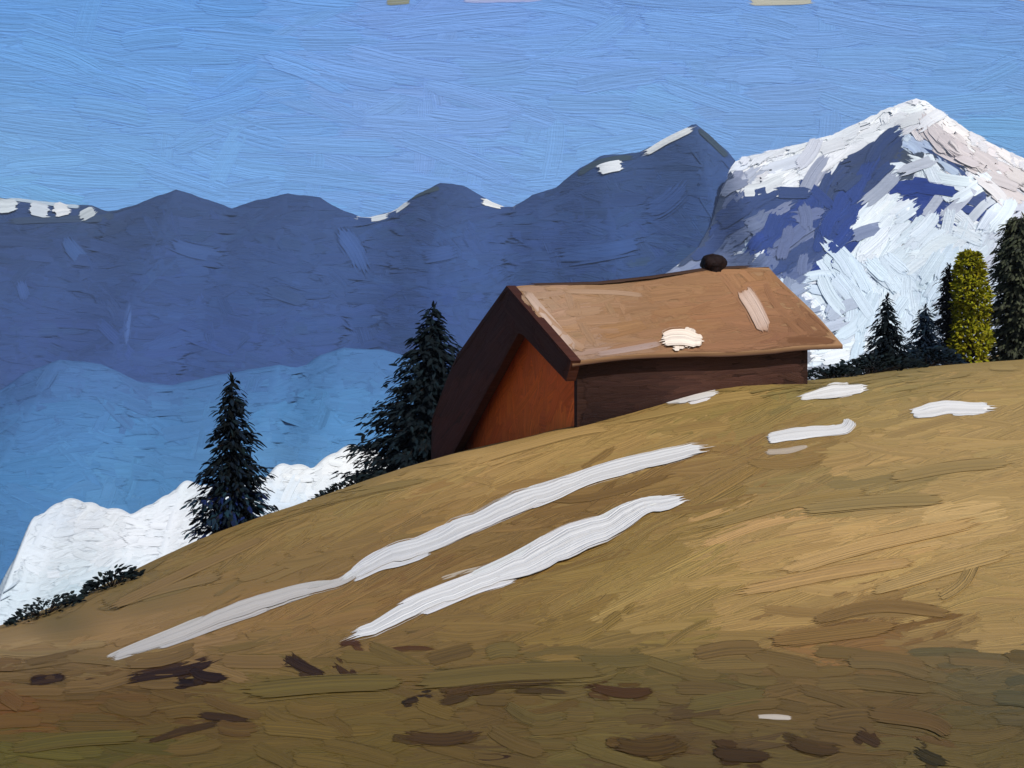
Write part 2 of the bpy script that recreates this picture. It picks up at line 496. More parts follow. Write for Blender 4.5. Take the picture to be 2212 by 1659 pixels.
marks = [
    ([(1380, 200), (1500, 330), (1700, 520), (1800, 600)], 130, PNK, OFF), ([(1440, 230), (1600, 370), (1750, 480), (1965, 580)], 110, (196, 187, 186), PNK),
    ([(1420, 170), (1600, 290), (1750, 380), (2080, 520)], 80, (220, 212, 208), OFF), ([(1440, 165), (1700, 305), (1900, 390), (2100, 470)], 22, WHT, OFF),
    ([(350, 500), (600, 440), (850, 350), (1100, 245), (1280, 165), (1400, 115)], 48, WHT, OFF),
    ([(540, 590), (760, 500), (950, 410), (1150, 310), (1280, 250), (1420, 190)], 105, OFF, (200, 200, 204)),
    ([(720, 560), (840, 590), (930, 500), (1040, 410)], 62, OFF, (190, 192, 200)), ([(900, 470), (1100, 330), (1250, 250)], 70, (222, 222, 224), OFF),
    ([(1280, 165), (1370, 118), (1440, 165)], 70, WHT, OFF), ([(1270, 230), (1380, 170), (1430, 150)], 70, (230, 232, 232), OFF),
    ([(650, 475), (480, 500), (340, 545)], 52, (66, 78, 108), SLT),
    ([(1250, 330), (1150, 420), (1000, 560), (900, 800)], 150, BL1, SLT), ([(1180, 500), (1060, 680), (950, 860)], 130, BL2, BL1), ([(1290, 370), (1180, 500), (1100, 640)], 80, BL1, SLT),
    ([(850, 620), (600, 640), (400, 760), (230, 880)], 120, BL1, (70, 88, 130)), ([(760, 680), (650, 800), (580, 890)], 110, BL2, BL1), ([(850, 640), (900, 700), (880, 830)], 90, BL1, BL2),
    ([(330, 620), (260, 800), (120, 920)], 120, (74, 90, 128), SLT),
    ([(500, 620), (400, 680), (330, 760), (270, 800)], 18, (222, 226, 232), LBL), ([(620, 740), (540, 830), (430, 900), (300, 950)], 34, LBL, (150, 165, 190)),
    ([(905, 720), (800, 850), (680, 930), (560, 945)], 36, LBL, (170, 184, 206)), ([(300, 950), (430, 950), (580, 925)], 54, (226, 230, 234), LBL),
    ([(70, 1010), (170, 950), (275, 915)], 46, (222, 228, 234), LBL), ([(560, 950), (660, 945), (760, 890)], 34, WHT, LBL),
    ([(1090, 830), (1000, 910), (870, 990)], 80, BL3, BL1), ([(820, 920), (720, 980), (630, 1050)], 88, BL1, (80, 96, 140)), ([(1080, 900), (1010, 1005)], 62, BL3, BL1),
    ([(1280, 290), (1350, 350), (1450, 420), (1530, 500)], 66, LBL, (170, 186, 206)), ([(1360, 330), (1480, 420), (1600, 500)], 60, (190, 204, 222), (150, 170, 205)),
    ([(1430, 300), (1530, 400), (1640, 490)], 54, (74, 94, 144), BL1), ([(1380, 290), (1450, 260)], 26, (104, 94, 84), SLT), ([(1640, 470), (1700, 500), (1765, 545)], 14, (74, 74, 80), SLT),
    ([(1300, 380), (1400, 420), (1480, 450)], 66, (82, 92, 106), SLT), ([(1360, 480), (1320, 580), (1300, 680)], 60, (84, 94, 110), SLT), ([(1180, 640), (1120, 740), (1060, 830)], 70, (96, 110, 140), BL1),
    ([(1350, 445), (1280, 490), (1230, 545)], 58, (228, 234, 236), LBL), ([(1440, 520), (1370, 580), (1350, 640)], 40, (204, 214, 226), LBL),
    ([(1260, 640), (1160, 720), (1080, 805)], 100, (234, 238, 240), LBL),
    ([(1490, 490), (1540, 560), (1650, 590), (1750, 530)], 96, (228, 234, 236), LBL), ([(1520, 600), (1650, 600), (1800, 640)], 60, (200, 212, 226), LBL),
    ([(1390, 690), (1230, 820), (1120, 960)], 120, (228, 234, 238), LBL), ([(1470, 780), (1320, 930), (1190, 1060)], 130, (220, 228, 234), LBL),
    ([(1620, 760), (1560, 900), (1420, 1010)], 140, (226, 232, 236), LBL), ([(1790, 760), (1720, 880), (1600, 1000)], 120, (220, 228, 234), LBL), ([(1540, 720), (1680, 800), (1790, 800)], 90, WHT, LBL),
    ([(1150, 1010), (920, 1070), (680, 1075)], 80, LBL, (176, 192, 212)), ([(940, 960), (880, 1040), (760, 1070)], 50, (222, 230, 236), LBL),
    ([(1000, 1060), (1120, 1230), (1060, 1400)], 190, (198, 214, 226), LBL), ([(1250, 1040), (1380, 1150), (1360, 1300)], 180, (206, 220, 230), LBL), ([(1540, 1020), (1470, 1150), (1440, 1300)], 150, (206, 220, 230), LBL),
    ([(1150, 1080), (1250, 1200), (1200, 1340)], 110, (216, 226, 232), LBL),
    ([(700, 1085), (860, 1240), (1010, 1390)], 52, WHT, LBL), ([(770, 1090), (930, 1240), (1060, 1380)], 60, (222, 230, 236), LBL),
    ([(800, 1470), (950, 1450), (1110, 1430)], 90, WHT, LBL), ([(800, 1530), (900, 1530), (1040, 1500)], 60, (222, 226, 230), LBL), ([(1040, 1400), (1150, 1400)], 80, WHT, LBL),
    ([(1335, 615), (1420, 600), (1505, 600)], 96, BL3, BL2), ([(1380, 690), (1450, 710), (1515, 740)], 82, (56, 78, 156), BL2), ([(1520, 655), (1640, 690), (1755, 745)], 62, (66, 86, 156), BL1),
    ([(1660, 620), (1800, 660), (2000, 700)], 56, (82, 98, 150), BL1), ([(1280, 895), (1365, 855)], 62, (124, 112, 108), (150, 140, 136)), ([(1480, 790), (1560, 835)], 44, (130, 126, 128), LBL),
]
marks += [([(400, 488), (620, 430), (860, 345), (1100, 240), (1290, 155)], 56, WHT, OFF), ([(650, 556), (780, 490), (960, 400), (1150, 305), (1310, 235)], 84, (228, 230, 232), OFF), ([(740, 560), (850, 570), (950, 470), (1050, 400)], 50, (222, 224, 228), OFF),
          ([(1180, 340), (1280, 260), (1400, 170)], 60, (232, 234, 234), OFF), ([(640, 480), (500, 500), (380, 535)], 34, (66, 78, 112), SLT)]
mk = []
for pts, w_, c1, c2 in marks:
    c = curve(Z(*pts), 24)
    d = np.gradient(c, axis=0)
    mk.append((c, np.degrees(np.arctan2(-d[:, 1], d[:, 0])), w_ * 0.18763 / 2, tone(lin(c1)), tone(lin(c2))))


def mark_at(px, py, grow=0.0):
    k = len(mk)
    for c, an, hw, c1, c2 in reversed(mk):
        dd = np.hypot(c[:, 0] - px, c[:, 1] - py); i = dd.argmin()
        if dd[i] < hw + grow:
            return an[i], c1, c2, hw, k
        k -= 1
    return None


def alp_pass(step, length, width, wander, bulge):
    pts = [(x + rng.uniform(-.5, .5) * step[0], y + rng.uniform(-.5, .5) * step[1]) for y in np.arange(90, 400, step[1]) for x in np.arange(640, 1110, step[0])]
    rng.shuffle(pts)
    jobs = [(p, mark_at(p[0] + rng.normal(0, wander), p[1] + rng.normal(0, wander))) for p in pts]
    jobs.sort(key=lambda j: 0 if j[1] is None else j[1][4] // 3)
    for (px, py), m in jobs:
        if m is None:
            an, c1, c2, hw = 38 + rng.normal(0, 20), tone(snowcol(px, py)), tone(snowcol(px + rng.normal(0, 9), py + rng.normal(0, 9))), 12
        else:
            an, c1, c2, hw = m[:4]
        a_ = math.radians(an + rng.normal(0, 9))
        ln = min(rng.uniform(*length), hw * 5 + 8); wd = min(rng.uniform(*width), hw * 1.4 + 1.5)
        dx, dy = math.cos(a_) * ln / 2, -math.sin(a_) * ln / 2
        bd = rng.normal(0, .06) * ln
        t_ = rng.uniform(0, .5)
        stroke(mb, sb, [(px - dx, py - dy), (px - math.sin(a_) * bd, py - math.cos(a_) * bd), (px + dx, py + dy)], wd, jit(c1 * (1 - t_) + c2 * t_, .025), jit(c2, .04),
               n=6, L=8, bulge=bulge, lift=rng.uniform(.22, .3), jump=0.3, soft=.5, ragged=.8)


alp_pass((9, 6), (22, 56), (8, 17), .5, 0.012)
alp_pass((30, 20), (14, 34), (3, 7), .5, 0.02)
tag(mb.build("snow_mountain", M_ALP), kind="structure")

# --- dark range with its peak, aerial blue painted into the rock colour
out_rng = [(-300, 190), (-120, 205)] + Kp((0, 425), (60, 432), (130, 440), (200, 445), (240, 458), (300, 438), (380, 410), (430, 425), (500, 450), (560, 430), (620, 418), (690, 427), (740, 455), (790, 472), (850, 455), (900, 420), (950, 396), (1000, 400), (1050, 430), (1100, 452),
                                          (1150, 420), (1200, 405), (1250, 366), (1300, 336), (1380, 330), (1430, 302), (1500, 266), (1530, 290), (1570, 325), (1590, 350)) + [(741, 190), (752, 250), (765, 330), (790, 420)]
V, Fc = ridge(out_rng, lambda p: 1500 - 120 * np.clip((p - 400) / 330, 0, 1), 0.75, -300, 790, 23, rough=0.22, step=4, zmin=-335)
mb = MB()
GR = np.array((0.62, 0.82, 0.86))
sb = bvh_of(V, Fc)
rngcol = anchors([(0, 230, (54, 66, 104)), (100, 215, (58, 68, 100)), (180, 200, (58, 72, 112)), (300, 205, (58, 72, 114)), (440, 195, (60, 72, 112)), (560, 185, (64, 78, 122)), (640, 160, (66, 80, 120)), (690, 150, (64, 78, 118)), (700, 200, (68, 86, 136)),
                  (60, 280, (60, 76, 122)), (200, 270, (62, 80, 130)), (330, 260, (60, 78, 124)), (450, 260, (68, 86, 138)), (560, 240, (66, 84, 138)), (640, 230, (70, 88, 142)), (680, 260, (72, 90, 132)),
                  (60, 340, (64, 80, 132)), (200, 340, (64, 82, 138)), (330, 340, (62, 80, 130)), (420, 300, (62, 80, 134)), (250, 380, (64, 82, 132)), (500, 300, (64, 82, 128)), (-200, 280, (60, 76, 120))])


def rang(px, py):
    return rng.choice([-8, -4, 4, 28, -55], p=[.3, .25, .2, .15, .1])


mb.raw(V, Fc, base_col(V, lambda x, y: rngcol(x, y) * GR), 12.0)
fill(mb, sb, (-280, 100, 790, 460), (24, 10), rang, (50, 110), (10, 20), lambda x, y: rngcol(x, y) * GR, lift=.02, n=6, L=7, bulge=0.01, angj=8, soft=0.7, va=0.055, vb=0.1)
for pts, w_, c1, c2 in [([(130, 500), (165, 550), (205, 580)], 50, (72, 92, 142), (64, 82, 130)), ([(282, 640), (276, 700), (270, 765)], 24, (84, 102, 156), (66, 84, 136)), ([(240, 690), (245, 720)], 18, (82, 100, 152), (66, 84, 136)),
                        ([(835, 640), (820, 680), (800, 705)], 30, (80, 98, 150), (66, 84, 136)), ([(720, 480), (765, 540), (800, 610)], 60, (72, 92, 146), (64, 84, 134)), ([(350, 520), (420, 545), (520, 560)], 50, (70, 88, 138), (62, 80, 126)), ([(40, 600), (60, 660)], 40, (74, 92, 146), (64, 82, 130)),
                        ([(1380, 470), (1440, 440), (1500, 380)], 60, (74, 92, 146), (66, 84, 134)), ([(1180, 560), (1300, 545), (1420, 520)], 60, (74, 94, 148), (66, 86, 138)), ([(900, 560), (1000, 540)], 50, (72, 90, 144), (64, 84, 134)), ([(560, 620), (680, 660)], 50, (60, 76, 118), (62, 80, 126)), ([(1340, 575), (1430, 560)], 30, (70, 84, 112), (66, 84, 130))]:
    q = np.array(Kp(*pts)).mean(0)
    stroke(mb, sb, Kp(*pts), w_ * K, lin(c1) * GR, lin(c2) * GR, n=10, L=9, bulge=0.01, lift=0.05, soft=.8, endf=.35, ecol=rngcol(*q) * GR)
for pts, w_, c1, c2, n_ in [
    ([(-10, 452), (40, 440)], 40, (196, 204, 208), (120, 130, 140), 5), ([(60, 450), (110, 462)], 34, (188, 196, 204), (130, 140, 150), 5), ([(112, 462), (155, 450)], 36, (214, 216, 218), (150, 160, 165), 5), ([(172, 474), (205, 455)], 26, (176, 184, 188), (110, 116, 120), 5),
    ([(0, 424), (120, 440), (180, 446)], 16, (170, 186, 200), (110, 120, 124), 7), ([(0, 482), (100, 476), (220, 474), (246, 462)], 18, (64, 72, 98), (66, 74, 96), 8),
    ([(760, 468), (810, 474), (850, 458), (892, 432)], 15, (206, 212, 216), (140, 150, 164), 9), ([(1036, 436), (1075, 444), (1118, 448)], 17, (226, 226, 222), (140, 150, 164), 7),
    ([(1388, 334), (1440, 302), (1502, 272)], 26, (232, 234, 232), (200, 204, 206), 8), ([(1292, 372), (1320, 364), (1348, 360)], 28, (224, 228, 230), (190, 196, 204), 7),
    ([(1240, 385), (1300, 350), (1380, 340)], 14, (70, 76, 86), (80, 86, 96), 7), ([(1505, 275), (1540, 310), (1575, 345)], 14, (66, 72, 84), (78, 84, 96), 7), ([(860, 440), (910, 418), (960, 405)], 12, (74, 78, 86), (60, 70, 100), 6),
]:
    stroke(mb, sb, Kp(*pts), w_ * K, lin(c1) * (1.0 if c1[0] > 150 else GR), lin(c2) * (1.0 if c1[0] > 150 else GR), n=n_, L=8, bulge=0.06, lift=0.14, jump=0.3)
tag(mb.build("mountains", M_ROCK), kind="structure")

# --- wooded hills in the valley, mist painted in as their pale blue
out_h = [(-260, 350), (-60, 400)] + Kp((0, 842), (60, 802), (130, 777), (220, 786), (300, 824), (370, 832), (440, 817), (540, 797), (600, 788), (650, 795), (690, 768), (740, 752), (830, 755), (900, 775), (980, 800)) + [(470, 385), (520, 430), (600, 520), (640, 560)]
V, Fc = ridge(out_h, 640, 0.55, -260, 640, 37, rough=0.15, step=4, edge=0.6, zmin=-335)
mb = MB()
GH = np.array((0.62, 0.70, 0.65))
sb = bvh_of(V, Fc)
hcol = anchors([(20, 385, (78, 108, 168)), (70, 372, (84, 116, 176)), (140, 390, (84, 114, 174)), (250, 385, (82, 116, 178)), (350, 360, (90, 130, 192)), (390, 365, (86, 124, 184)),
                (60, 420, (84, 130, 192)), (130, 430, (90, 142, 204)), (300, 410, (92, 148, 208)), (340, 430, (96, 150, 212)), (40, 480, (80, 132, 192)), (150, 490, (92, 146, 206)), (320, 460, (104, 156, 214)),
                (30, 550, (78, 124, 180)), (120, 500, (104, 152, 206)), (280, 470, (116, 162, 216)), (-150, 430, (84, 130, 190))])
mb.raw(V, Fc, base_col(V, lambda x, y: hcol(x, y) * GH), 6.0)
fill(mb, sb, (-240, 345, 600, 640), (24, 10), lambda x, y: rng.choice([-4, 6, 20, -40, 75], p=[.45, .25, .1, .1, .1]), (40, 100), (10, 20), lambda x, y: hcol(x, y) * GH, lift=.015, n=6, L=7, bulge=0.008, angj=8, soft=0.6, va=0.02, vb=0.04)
tag(mb.build("hills", M_HILL), kind="structure")

# --- white cloud bank lying in the valley below the meadow edge
out_s = [(-200, 640), (-60, 622)] + Kp((-20, 1290), (0, 1262), (40, 1195), (72, 1115), (140, 1082), (210, 1088), (290, 1116), (350, 1075), (395, 1042), (480, 1060), (545, 1044), (600, 1008), (680, 1006), (740, 972), (792, 958), (830, 985), (900, 1000)) + [(460, 500), (560, 560)]
V, Fc = ridge(out_s, lambda p: 95 + 30 * np.clip(p / 400, 0, 1), 0.75, -200, 560, 51, rough=0.12, step=2, edge=0.25, smooth=9)
mb = MB()
sb = bvh_of(V, Fc)
scol = anchors([(20, 600, (206, 220, 230)), (40, 560, (220, 228, 236)), (60, 520, (206, 216, 228)), (100, 510, (226, 230, 234)), (130, 540, (228, 232, 238)), (170, 520, (226, 230, 236)), (180, 490, (220, 228, 234)),
                (300, 480, (230, 234, 236)), (340, 465, (236, 238, 238)), (280, 500, (206, 222, 236)), (80, 590, (190, 212, 224))])
mb.raw(V, Fc, base_col(V, lambda x, y: scol(x, y) * .86), 1.2)
fill(mb, sb, (-120, 430, 480, 700), (18, 8), lambda x, y: rng.choice([20, -10, 40, 5]), (26, 60), (8, 15), lambda x, y: scol(x, y) * .86, n=6, L=7, bulge=0.006, angj=12, soft=0.8, va=0.01, vb=0.015)
tag(mb.build("cloud_bank", M_CLOUD), kind="stuff")

# --- valley floor, far below everything
mb = MB()
vx, vy = np.meshgrid(np.linspace(-1900, 1900, 41), np.linspace(-100, 2600, 27))
vz = -330 + noise2(vx / 500, vy / 500, 5) * 12
mb.raw(np.stack([vx, vy, vz], -1).reshape(-1, 3), grid_faces(27, 41), lin((70, 84, 96)), 20.0)
tag(mb.build("valley", M_ROCK), kind="structure")

# ------------------------------------------------------------------ the meadow slope
crest = [(-330, 690, 21), (-150, 668, 22), (0, 632, 24), (70, 604, 26), (134, 577, 28), (192, 542, 31), (287, 511, 36), (352, 487, 41), (437, 462, 47.5), (805, 381, 43), (880, 372, 52), (954, 367, 56), (1024, 359, 60), (1200, 345, 64), (1450, 330, 68)]
cp = [at(*c) for c in crest]
cp += [at(575, 428, 37.0), at(463, 451, 45.3), at(520, 440, 41), at(667, 401, 38.8), at(700, 389, 39.6), at(745, 383, 40.4)]
for px in (-300, 0, 256, 512, 768, 1024, 1350):
    cp.append(at(px, 768, 6.3)); cp.append(at(px, 700, 8.2))
    cp.append(at(px, 655, 10.6 if px > 100 else 12)); cp.append(at(px, 1400, 2.0))
cp += [at(0, 645, 17), at(200, 600, 17), at(400, 560, 19), at(512, 520, 23), at(768, 520, 19), at(1024, 520, 18), at(768, 450, 28), at(1024, 430, 31), at(1350, 450, 26), at(600, 470, 29), at(900, 400, 38)]
# falling away behind the edge
for (px, py, Y) in crest:
    if px < 450:
        cp.append(at(px, py + 55, Y * 1.5)); cp.append(at(px, py + 150, Y * 2.6))
    elif px > 850:
        cp.append(at(px, py + 22, Y * 1.4)); cp.append(at(px, py + 90, Y * 2.4))
cp += [np.array((6.5, 51.4, -7.4)), np.array((2, 50, -8.2)), np.array((4, 75, -20)), np.array((14, 80, -20)), np.array((0, 130, -50)), np.array((30, 150, -50))]
cp = np.array(cp)


def tps_k(r2):
    return 0.5 * r2 * np.log(r2 + 1e-9)


n_ = len(cp)
d2 = ((cp[:, None, :2] - cp[None, :, :2]) ** 2).sum(-1)
A = np.zeros((n_ + 3, n_ + 3))
A[:n_, :n_] = tps_k(d2) + np.eye(n_) * 0.8
A[:n_, n_] = 1; A[:n_, n_ + 1:] = cp[:, :2]
A[n_:, :n_] = A[:n_, n_:].T
sol = np.linalg.solve(A, np.r_[cp[:, 2], 0, 0, 0])


def ground_z(x, y):
    x = np.atleast_1d(np.asarray(x, float)); y = np.atleast_1d(np.asarray(y, float))
    r2 = (x[:, None] - cp[None, :, 0]) ** 2 + (y[:, None] - cp[None, :, 1]) ** 2
    z = tps_k(r2) @ sol[:n_] + sol[n_] + sol[n_ + 1] * x + sol[n_ + 2] * y
    return z + noise2(x / 1.7, y / 1.7, 77, 3) * 0.02


gp = np.r_[np.arange(-1500, -420, 30.0), np.arange(-420, 1460, 9.0), np.arange(1460, 2500, 30.0)]
gy = np.geomspace(1.6, 170, 150)
GX = (gp[None, :] - 512) / F * gy[:, None]
GY = np.repeat(gy[:, None], len(gp), 1)
GZ = ground_z(GX.ravel(), GY.ravel()).reshape(GX.shape)
GV = np.stack([GX, GY, GZ], -1).reshape(-1, 3)
GF = grid_faces(len(gy), len(gp))
gb = bvh_of(GV, GF)
GG = np.array((1.09, 1.09, 1.08))
gcol = anchors([
    # left slope
    (20, 645, (150, 122, 80)), (60, 620, (110, 92, 56)), (130, 590, (112, 94, 56)), (200, 560, (124, 102, 58)), (120, 630, (148, 116, 72)), (250, 560, (132, 104, 60)), (300, 525, (132, 108, 62)), (350, 560, (128, 100, 56)), (250, 610, (142, 108, 62)),
    (360, 500, (128, 108, 62)), (420, 480, (150, 122, 72)), (480, 460, (172, 138, 84)), (440, 520, (140, 108, 60)), (330, 610, (136, 102, 58)), (420, 580, (122, 90, 48)), (500, 500, (136, 104, 58)), (560, 450, (164, 132, 78)), (180, 640, (150, 116, 74)),
    # between the snow streaks
    (560, 510, (110, 80, 40)), (620, 490, (104, 76, 38)), (500, 560, (112, 84, 44)), (680, 480, (124, 92, 50)), (720, 460, (130, 100, 58)), (620, 450, (158, 126, 74)),
    # right hand slope
    (660, 430, (158, 128, 76)), (740, 410, (134, 112, 62)), (820, 390, (120, 106, 62)), (900, 380, (124, 108, 66)), (980, 370, (140, 118, 74)), (1010, 400, (150, 124, 76)), (860, 420, (150, 124, 74)), (780, 450, (132, 104, 58)), (950, 430, (166, 134, 84)), (880, 460, (170, 136, 84)),
    (800, 490, (126, 108, 64)), (900, 480, (110, 98, 60)), (1000, 480, (160, 130, 80)), (720, 510, (132, 108, 54)), (760, 530, (176, 138, 88)), (850, 530, (184, 148, 94)), (960, 520, (190, 156, 102)), (700, 560, (156, 128, 72)), (620, 560, (130, 106, 52)), (640, 600, (150, 122, 70)),
    (780, 580, (172, 138, 84)), (880, 570, (178, 144, 88)), (1000, 560, (150, 122, 74)), (760, 620, (160, 128, 76)), (860, 620, (104, 76, 40)), (880, 635, (112, 80, 44)), (960, 610, (150, 122, 72)), (1010, 640, (160, 130, 80)), (680, 630, (134, 110, 56)), (560, 620, (128, 102, 50)), (520, 640, (120, 92, 48)),
    (830, 650, (150, 108, 62)),
    # foreground band
    (40, 680, (96, 74, 36)), (150, 690, (86, 64, 30)), (260, 690, (106, 88, 42)), (340, 690, (104, 86, 40)), (430, 690, (94, 72, 36)), (540, 680, (94, 82, 42)), (640, 680, (96, 82, 42)), (740, 690, (94, 80, 42)), (860, 690, (92, 76, 42)), (960, 680, (92, 82, 52)), (1015, 690, (76, 72, 50)),
    (10, 715, (108, 68, 30)), (80, 710, (96, 66, 30)), (180, 720, (88, 62, 28)), (280, 720, (104, 82, 38)), (380, 720, (108, 86, 40)), (500, 710, (100, 76, 36)), (600, 720, (100, 84, 42)), (700, 720, (84, 64, 36)), (790, 705, (106, 82, 46)), (880, 720, (96, 68, 38)), (980, 720, (92, 78, 44)),
    (20, 750, (90, 84, 34)), (120, 745, (84, 74, 30)), (240, 755, (92, 76, 34)), (380, 750, (100, 82, 36)), (480, 740, (84, 64, 36)), (580, 755, (104, 90, 46)), (660, 745, (82, 62, 38)), (740, 755, (98, 84, 44)), (820, 740, (84, 66, 40)), (920, 750, (98, 84, 46)), (1010, 755, (98, 82, 44)),
], 2.6)


def gang(px, py):
    s = np.interp(px, [0, 200, 450, 700, 1024], [22, 24, 20, 17, 9])
    t = np.clip((py - 600) / 70, 0, 1)
    return s * (1 - t) + 1 * t


def clampcol(x, y):
    return gcol(min(max(x, 0), 1024), min(max(y, 340), 760)) * GG * float(np.interp(y, [600, 680], [1.16, 1.0]))


gd = MB()
gpx = 512 + GX / GY * F; gpy = HOR - GZ / GY * F
base_c = np.array([clampcol(a, b) for a, b in zip(gpx.ravel(), gpy.ravel())])
gd.raw(GV, GF, base_c, np.clip(GY.ravel() * 0.012, .03, 2), uv=np.stack([GX.ravel() * 1.2, GY.ravel() * 0.8], -1))





fill(gd, gb, (-260, 345, 1280, 860), (24, 8), gang, (60, 150), (8, 17), clampcol, n=7, L=7, lift=.012, bulge=0.012, angj=7, jump=0.06, soft=0.55, va=0.03, vb=0.06)
fill(gd, gb, (-200, 350, 1230, 690), (50, 18), gang, (50, 130), (5, 11), lambda x, y: clampcol(x + rng.normal(0, 30), y + rng.normal(0, 18)), n=7, L=7, lift=.03, bulge=0.012, angj=9, jump=0.06, soft=0.6)
fill(gd, gb, (-200, 660, 1230, 850), (46, 15), lambda x, y: rng.choice([0, 4, -4, 8, -8, 3, 2, -12]), (36, 100), (8, 22), lambda x, y: clampcol(x + rng.normal(0, 45), max(y, 672) + rng.normal(0, 7)), n=7, L=8, lift=.03, bulge=0.012, angj=9, soft=0.65)
# distinct strokes of turf seen in the slope
for pts, w_, c1, c2 in [
    ([(1000, 1010), (1100, 975), (1250, 935), (1330, 925)], 24, (176, 140, 86), (190, 152, 96)), ([(1250, 925), (1420, 895), (1560, 862), (1700, 845)], 26, (166, 138, 84), (140, 116, 66)),
    ([(990, 1030), (1060, 1050), (960, 1085)], 20, (166, 134, 82), (140, 110, 62)), ([(1480, 1150), (1700, 1090), (1900, 1060)], 34, (130, 106, 56), (150, 122, 70)),
    ([(1700, 1105), (1900, 1085), (2060, 1080)], 44, (112, 100, 62), (130, 110, 66)), ([(1900, 1040), (2060, 1010), (2200, 1000)], 40, (122, 106, 64), (166, 136, 86)),
    ([(1660, 1245), (1860, 1185), (2150, 1120)], 46, (190, 150, 98), (196, 160, 106)), ([(1560, 1290), (1800, 1240), (2000, 1210)], 44, (186, 142, 94), (180, 146, 92)), ([(1850, 1290), (2050, 1230), (2200, 1190)], 44, (192, 158, 104), (170, 140, 86)),
    ([(2110, 1200), (2080, 1260), (2020, 1300)], 44, (142, 116, 70), (160, 130, 80)), ([(1730, 1350), (1900, 1310), (2080, 1330)], 40, (96, 72, 40), (110, 86, 44)), ([(1640, 1390), (1800, 1370), (1960, 1350)], 50, (112, 90, 44), (104, 76, 38)),
    ([(1560, 1405), (1680, 1410), (1800, 1440)], 14, (92, 80, 50), (80, 70, 44)), ([(1660, 1395), (1850, 1425), (1950, 1430)], 20, (150, 106, 62), (140, 110, 64)), ([(2010, 1440), (2100, 1438), (2212, 1445)], 22, (66, 66, 52), (90, 84, 54)),
    ([(1120, 1060), (1250, 1080), (1480, 1020)], 26, (106, 78, 40), (90, 64, 32)), ([(980, 1270), (1150, 1210), (1280, 1150)], 40, (108, 80, 40), (124, 92, 48)),
    ([(1600, 1000), (1700, 1005), (1800, 985)], 26, (128, 96, 54), (112, 84, 46)), ([(0, 1395), (200, 1330), (420, 1230), (600, 1150)], 34, (146, 114, 70), (126, 100, 58)), ([(60, 1340), (200, 1270), (330, 1230)], 14, (74, 66, 42), (112, 94, 56)),
    ([(460, 1175), (620, 1110), (800, 1060), (960, 1030)], 24, (124, 108, 62), (140, 118, 70)), ([(1540, 1545), (1620, 1525), (1700, 1520)], 36, (118, 90, 50), (104, 82, 44)), ([(1850, 1540), (2000, 1560), (2060, 1590)], 60, (98, 66, 36), (90, 72, 40)),
    ([(2120, 1522), (2212, 1525)], 12, (60, 66, 50), (80, 78, 50)), ([(0, 1500), (50, 1530)], 50, (112, 70, 30), (104, 84, 40)), ([(100, 1380), (300, 1290), (500, 1240)], 30, (154, 120, 76), (136, 108, 64)),
    ([(870, 1480), (1100, 1455), (1330, 1450)], 60, (100, 86, 42), (92, 80, 40)), ([(500, 1500), (700, 1480), (900, 1475)], 60, (98, 88, 42), (104, 84, 40)), ([(0, 1625), (150, 1600), (330, 1590)], 50, (90, 88, 36), (96, 76, 34)),
]:
    stroke(gd, gb, Kp(*pts), w_ * K, lin(c1) * GG * .4 + clampcol(*np.array(Kp(*pts))[1 if len(pts) > 2 else 0]) * .6, lin(c2) * GG * .6 + clampcol(*np.array(Kp(*pts))[0]) * .4, n=10, L=9, bulge=0.012, lift=0.045, jump=0.15, soft=0.8, ecol=clampcol(*np.array(Kp(*pts))[1 if len(pts) > 2 else 0]))
tag(gd.build("ground", M_GRASS), kind="structure")

# ------------------------------------------------------------------ barn
A0 = np.array((0.13, 41.0)); EV = np.array((0.9175, 0.3976)); EU = np.array((0.3976, -0.9175))
LEN = 10.06


def bp(u, v, z):
    q = A0 + EU * u + EV * v
    return np.array((q[0], q[1], z))


def ridge_z(v):
    return float(np.interp(v, [-.3, 0, 3, 5.0, 7.5, 10.06], [-1.56, -1.53, -1.50, -1.34, -1.04, -.98]))


def eave_z(v):
    return float(np.interp(v, [-.3, 0, 4, 7, 10.06], [-3.6, -3.58, -3.44, -3.52, -3.4]))


barn = empty("barn", (4.5, 41.0, -6.5))
tag(barn, "old dark brown timber barn with long tan shingle roof and reddish gable", "barn")


def slab(mb, top, thick_dn, faces, col, wid):
    """closed slab from a sheet of points by dropping a copy along -thick"""
    nr, nc = top.shape[:2]
    T = top.reshape(-1, 3); Bm = T - np.asarray(thick_dn)
    k = len(T)
    fs = grid_faces(nr, nc)
    fall = list(fs) + [tuple(reversed([i + k for i in f])) for f in fs]
    ring = [j for j in range(nc)] + [i * nc + nc - 1 for i in range(1, nr)] + [(nr - 1) * nc + j for j in range(nc - 2, -1, -1)] + [i * nc for i in range(nr - 2, 0, -1)]
    for a, b in zip(ring, ring[1:] + ring[:1]):
        fall.append((a, a + k, b + k, b))
    mb.raw(np.vstack([T, Bm]), fall, col, wid)
    return T, fs


def rel(mb, name, mat, parent, world0, smooth=True):
    return mb.build(name, mat, parent, smooth, origin=world0, sharp=55)


B0 = np.array(barn.location)
TAN = (166, 126, 88)
GRF = np.array((0.77, 0.80, 0.88))
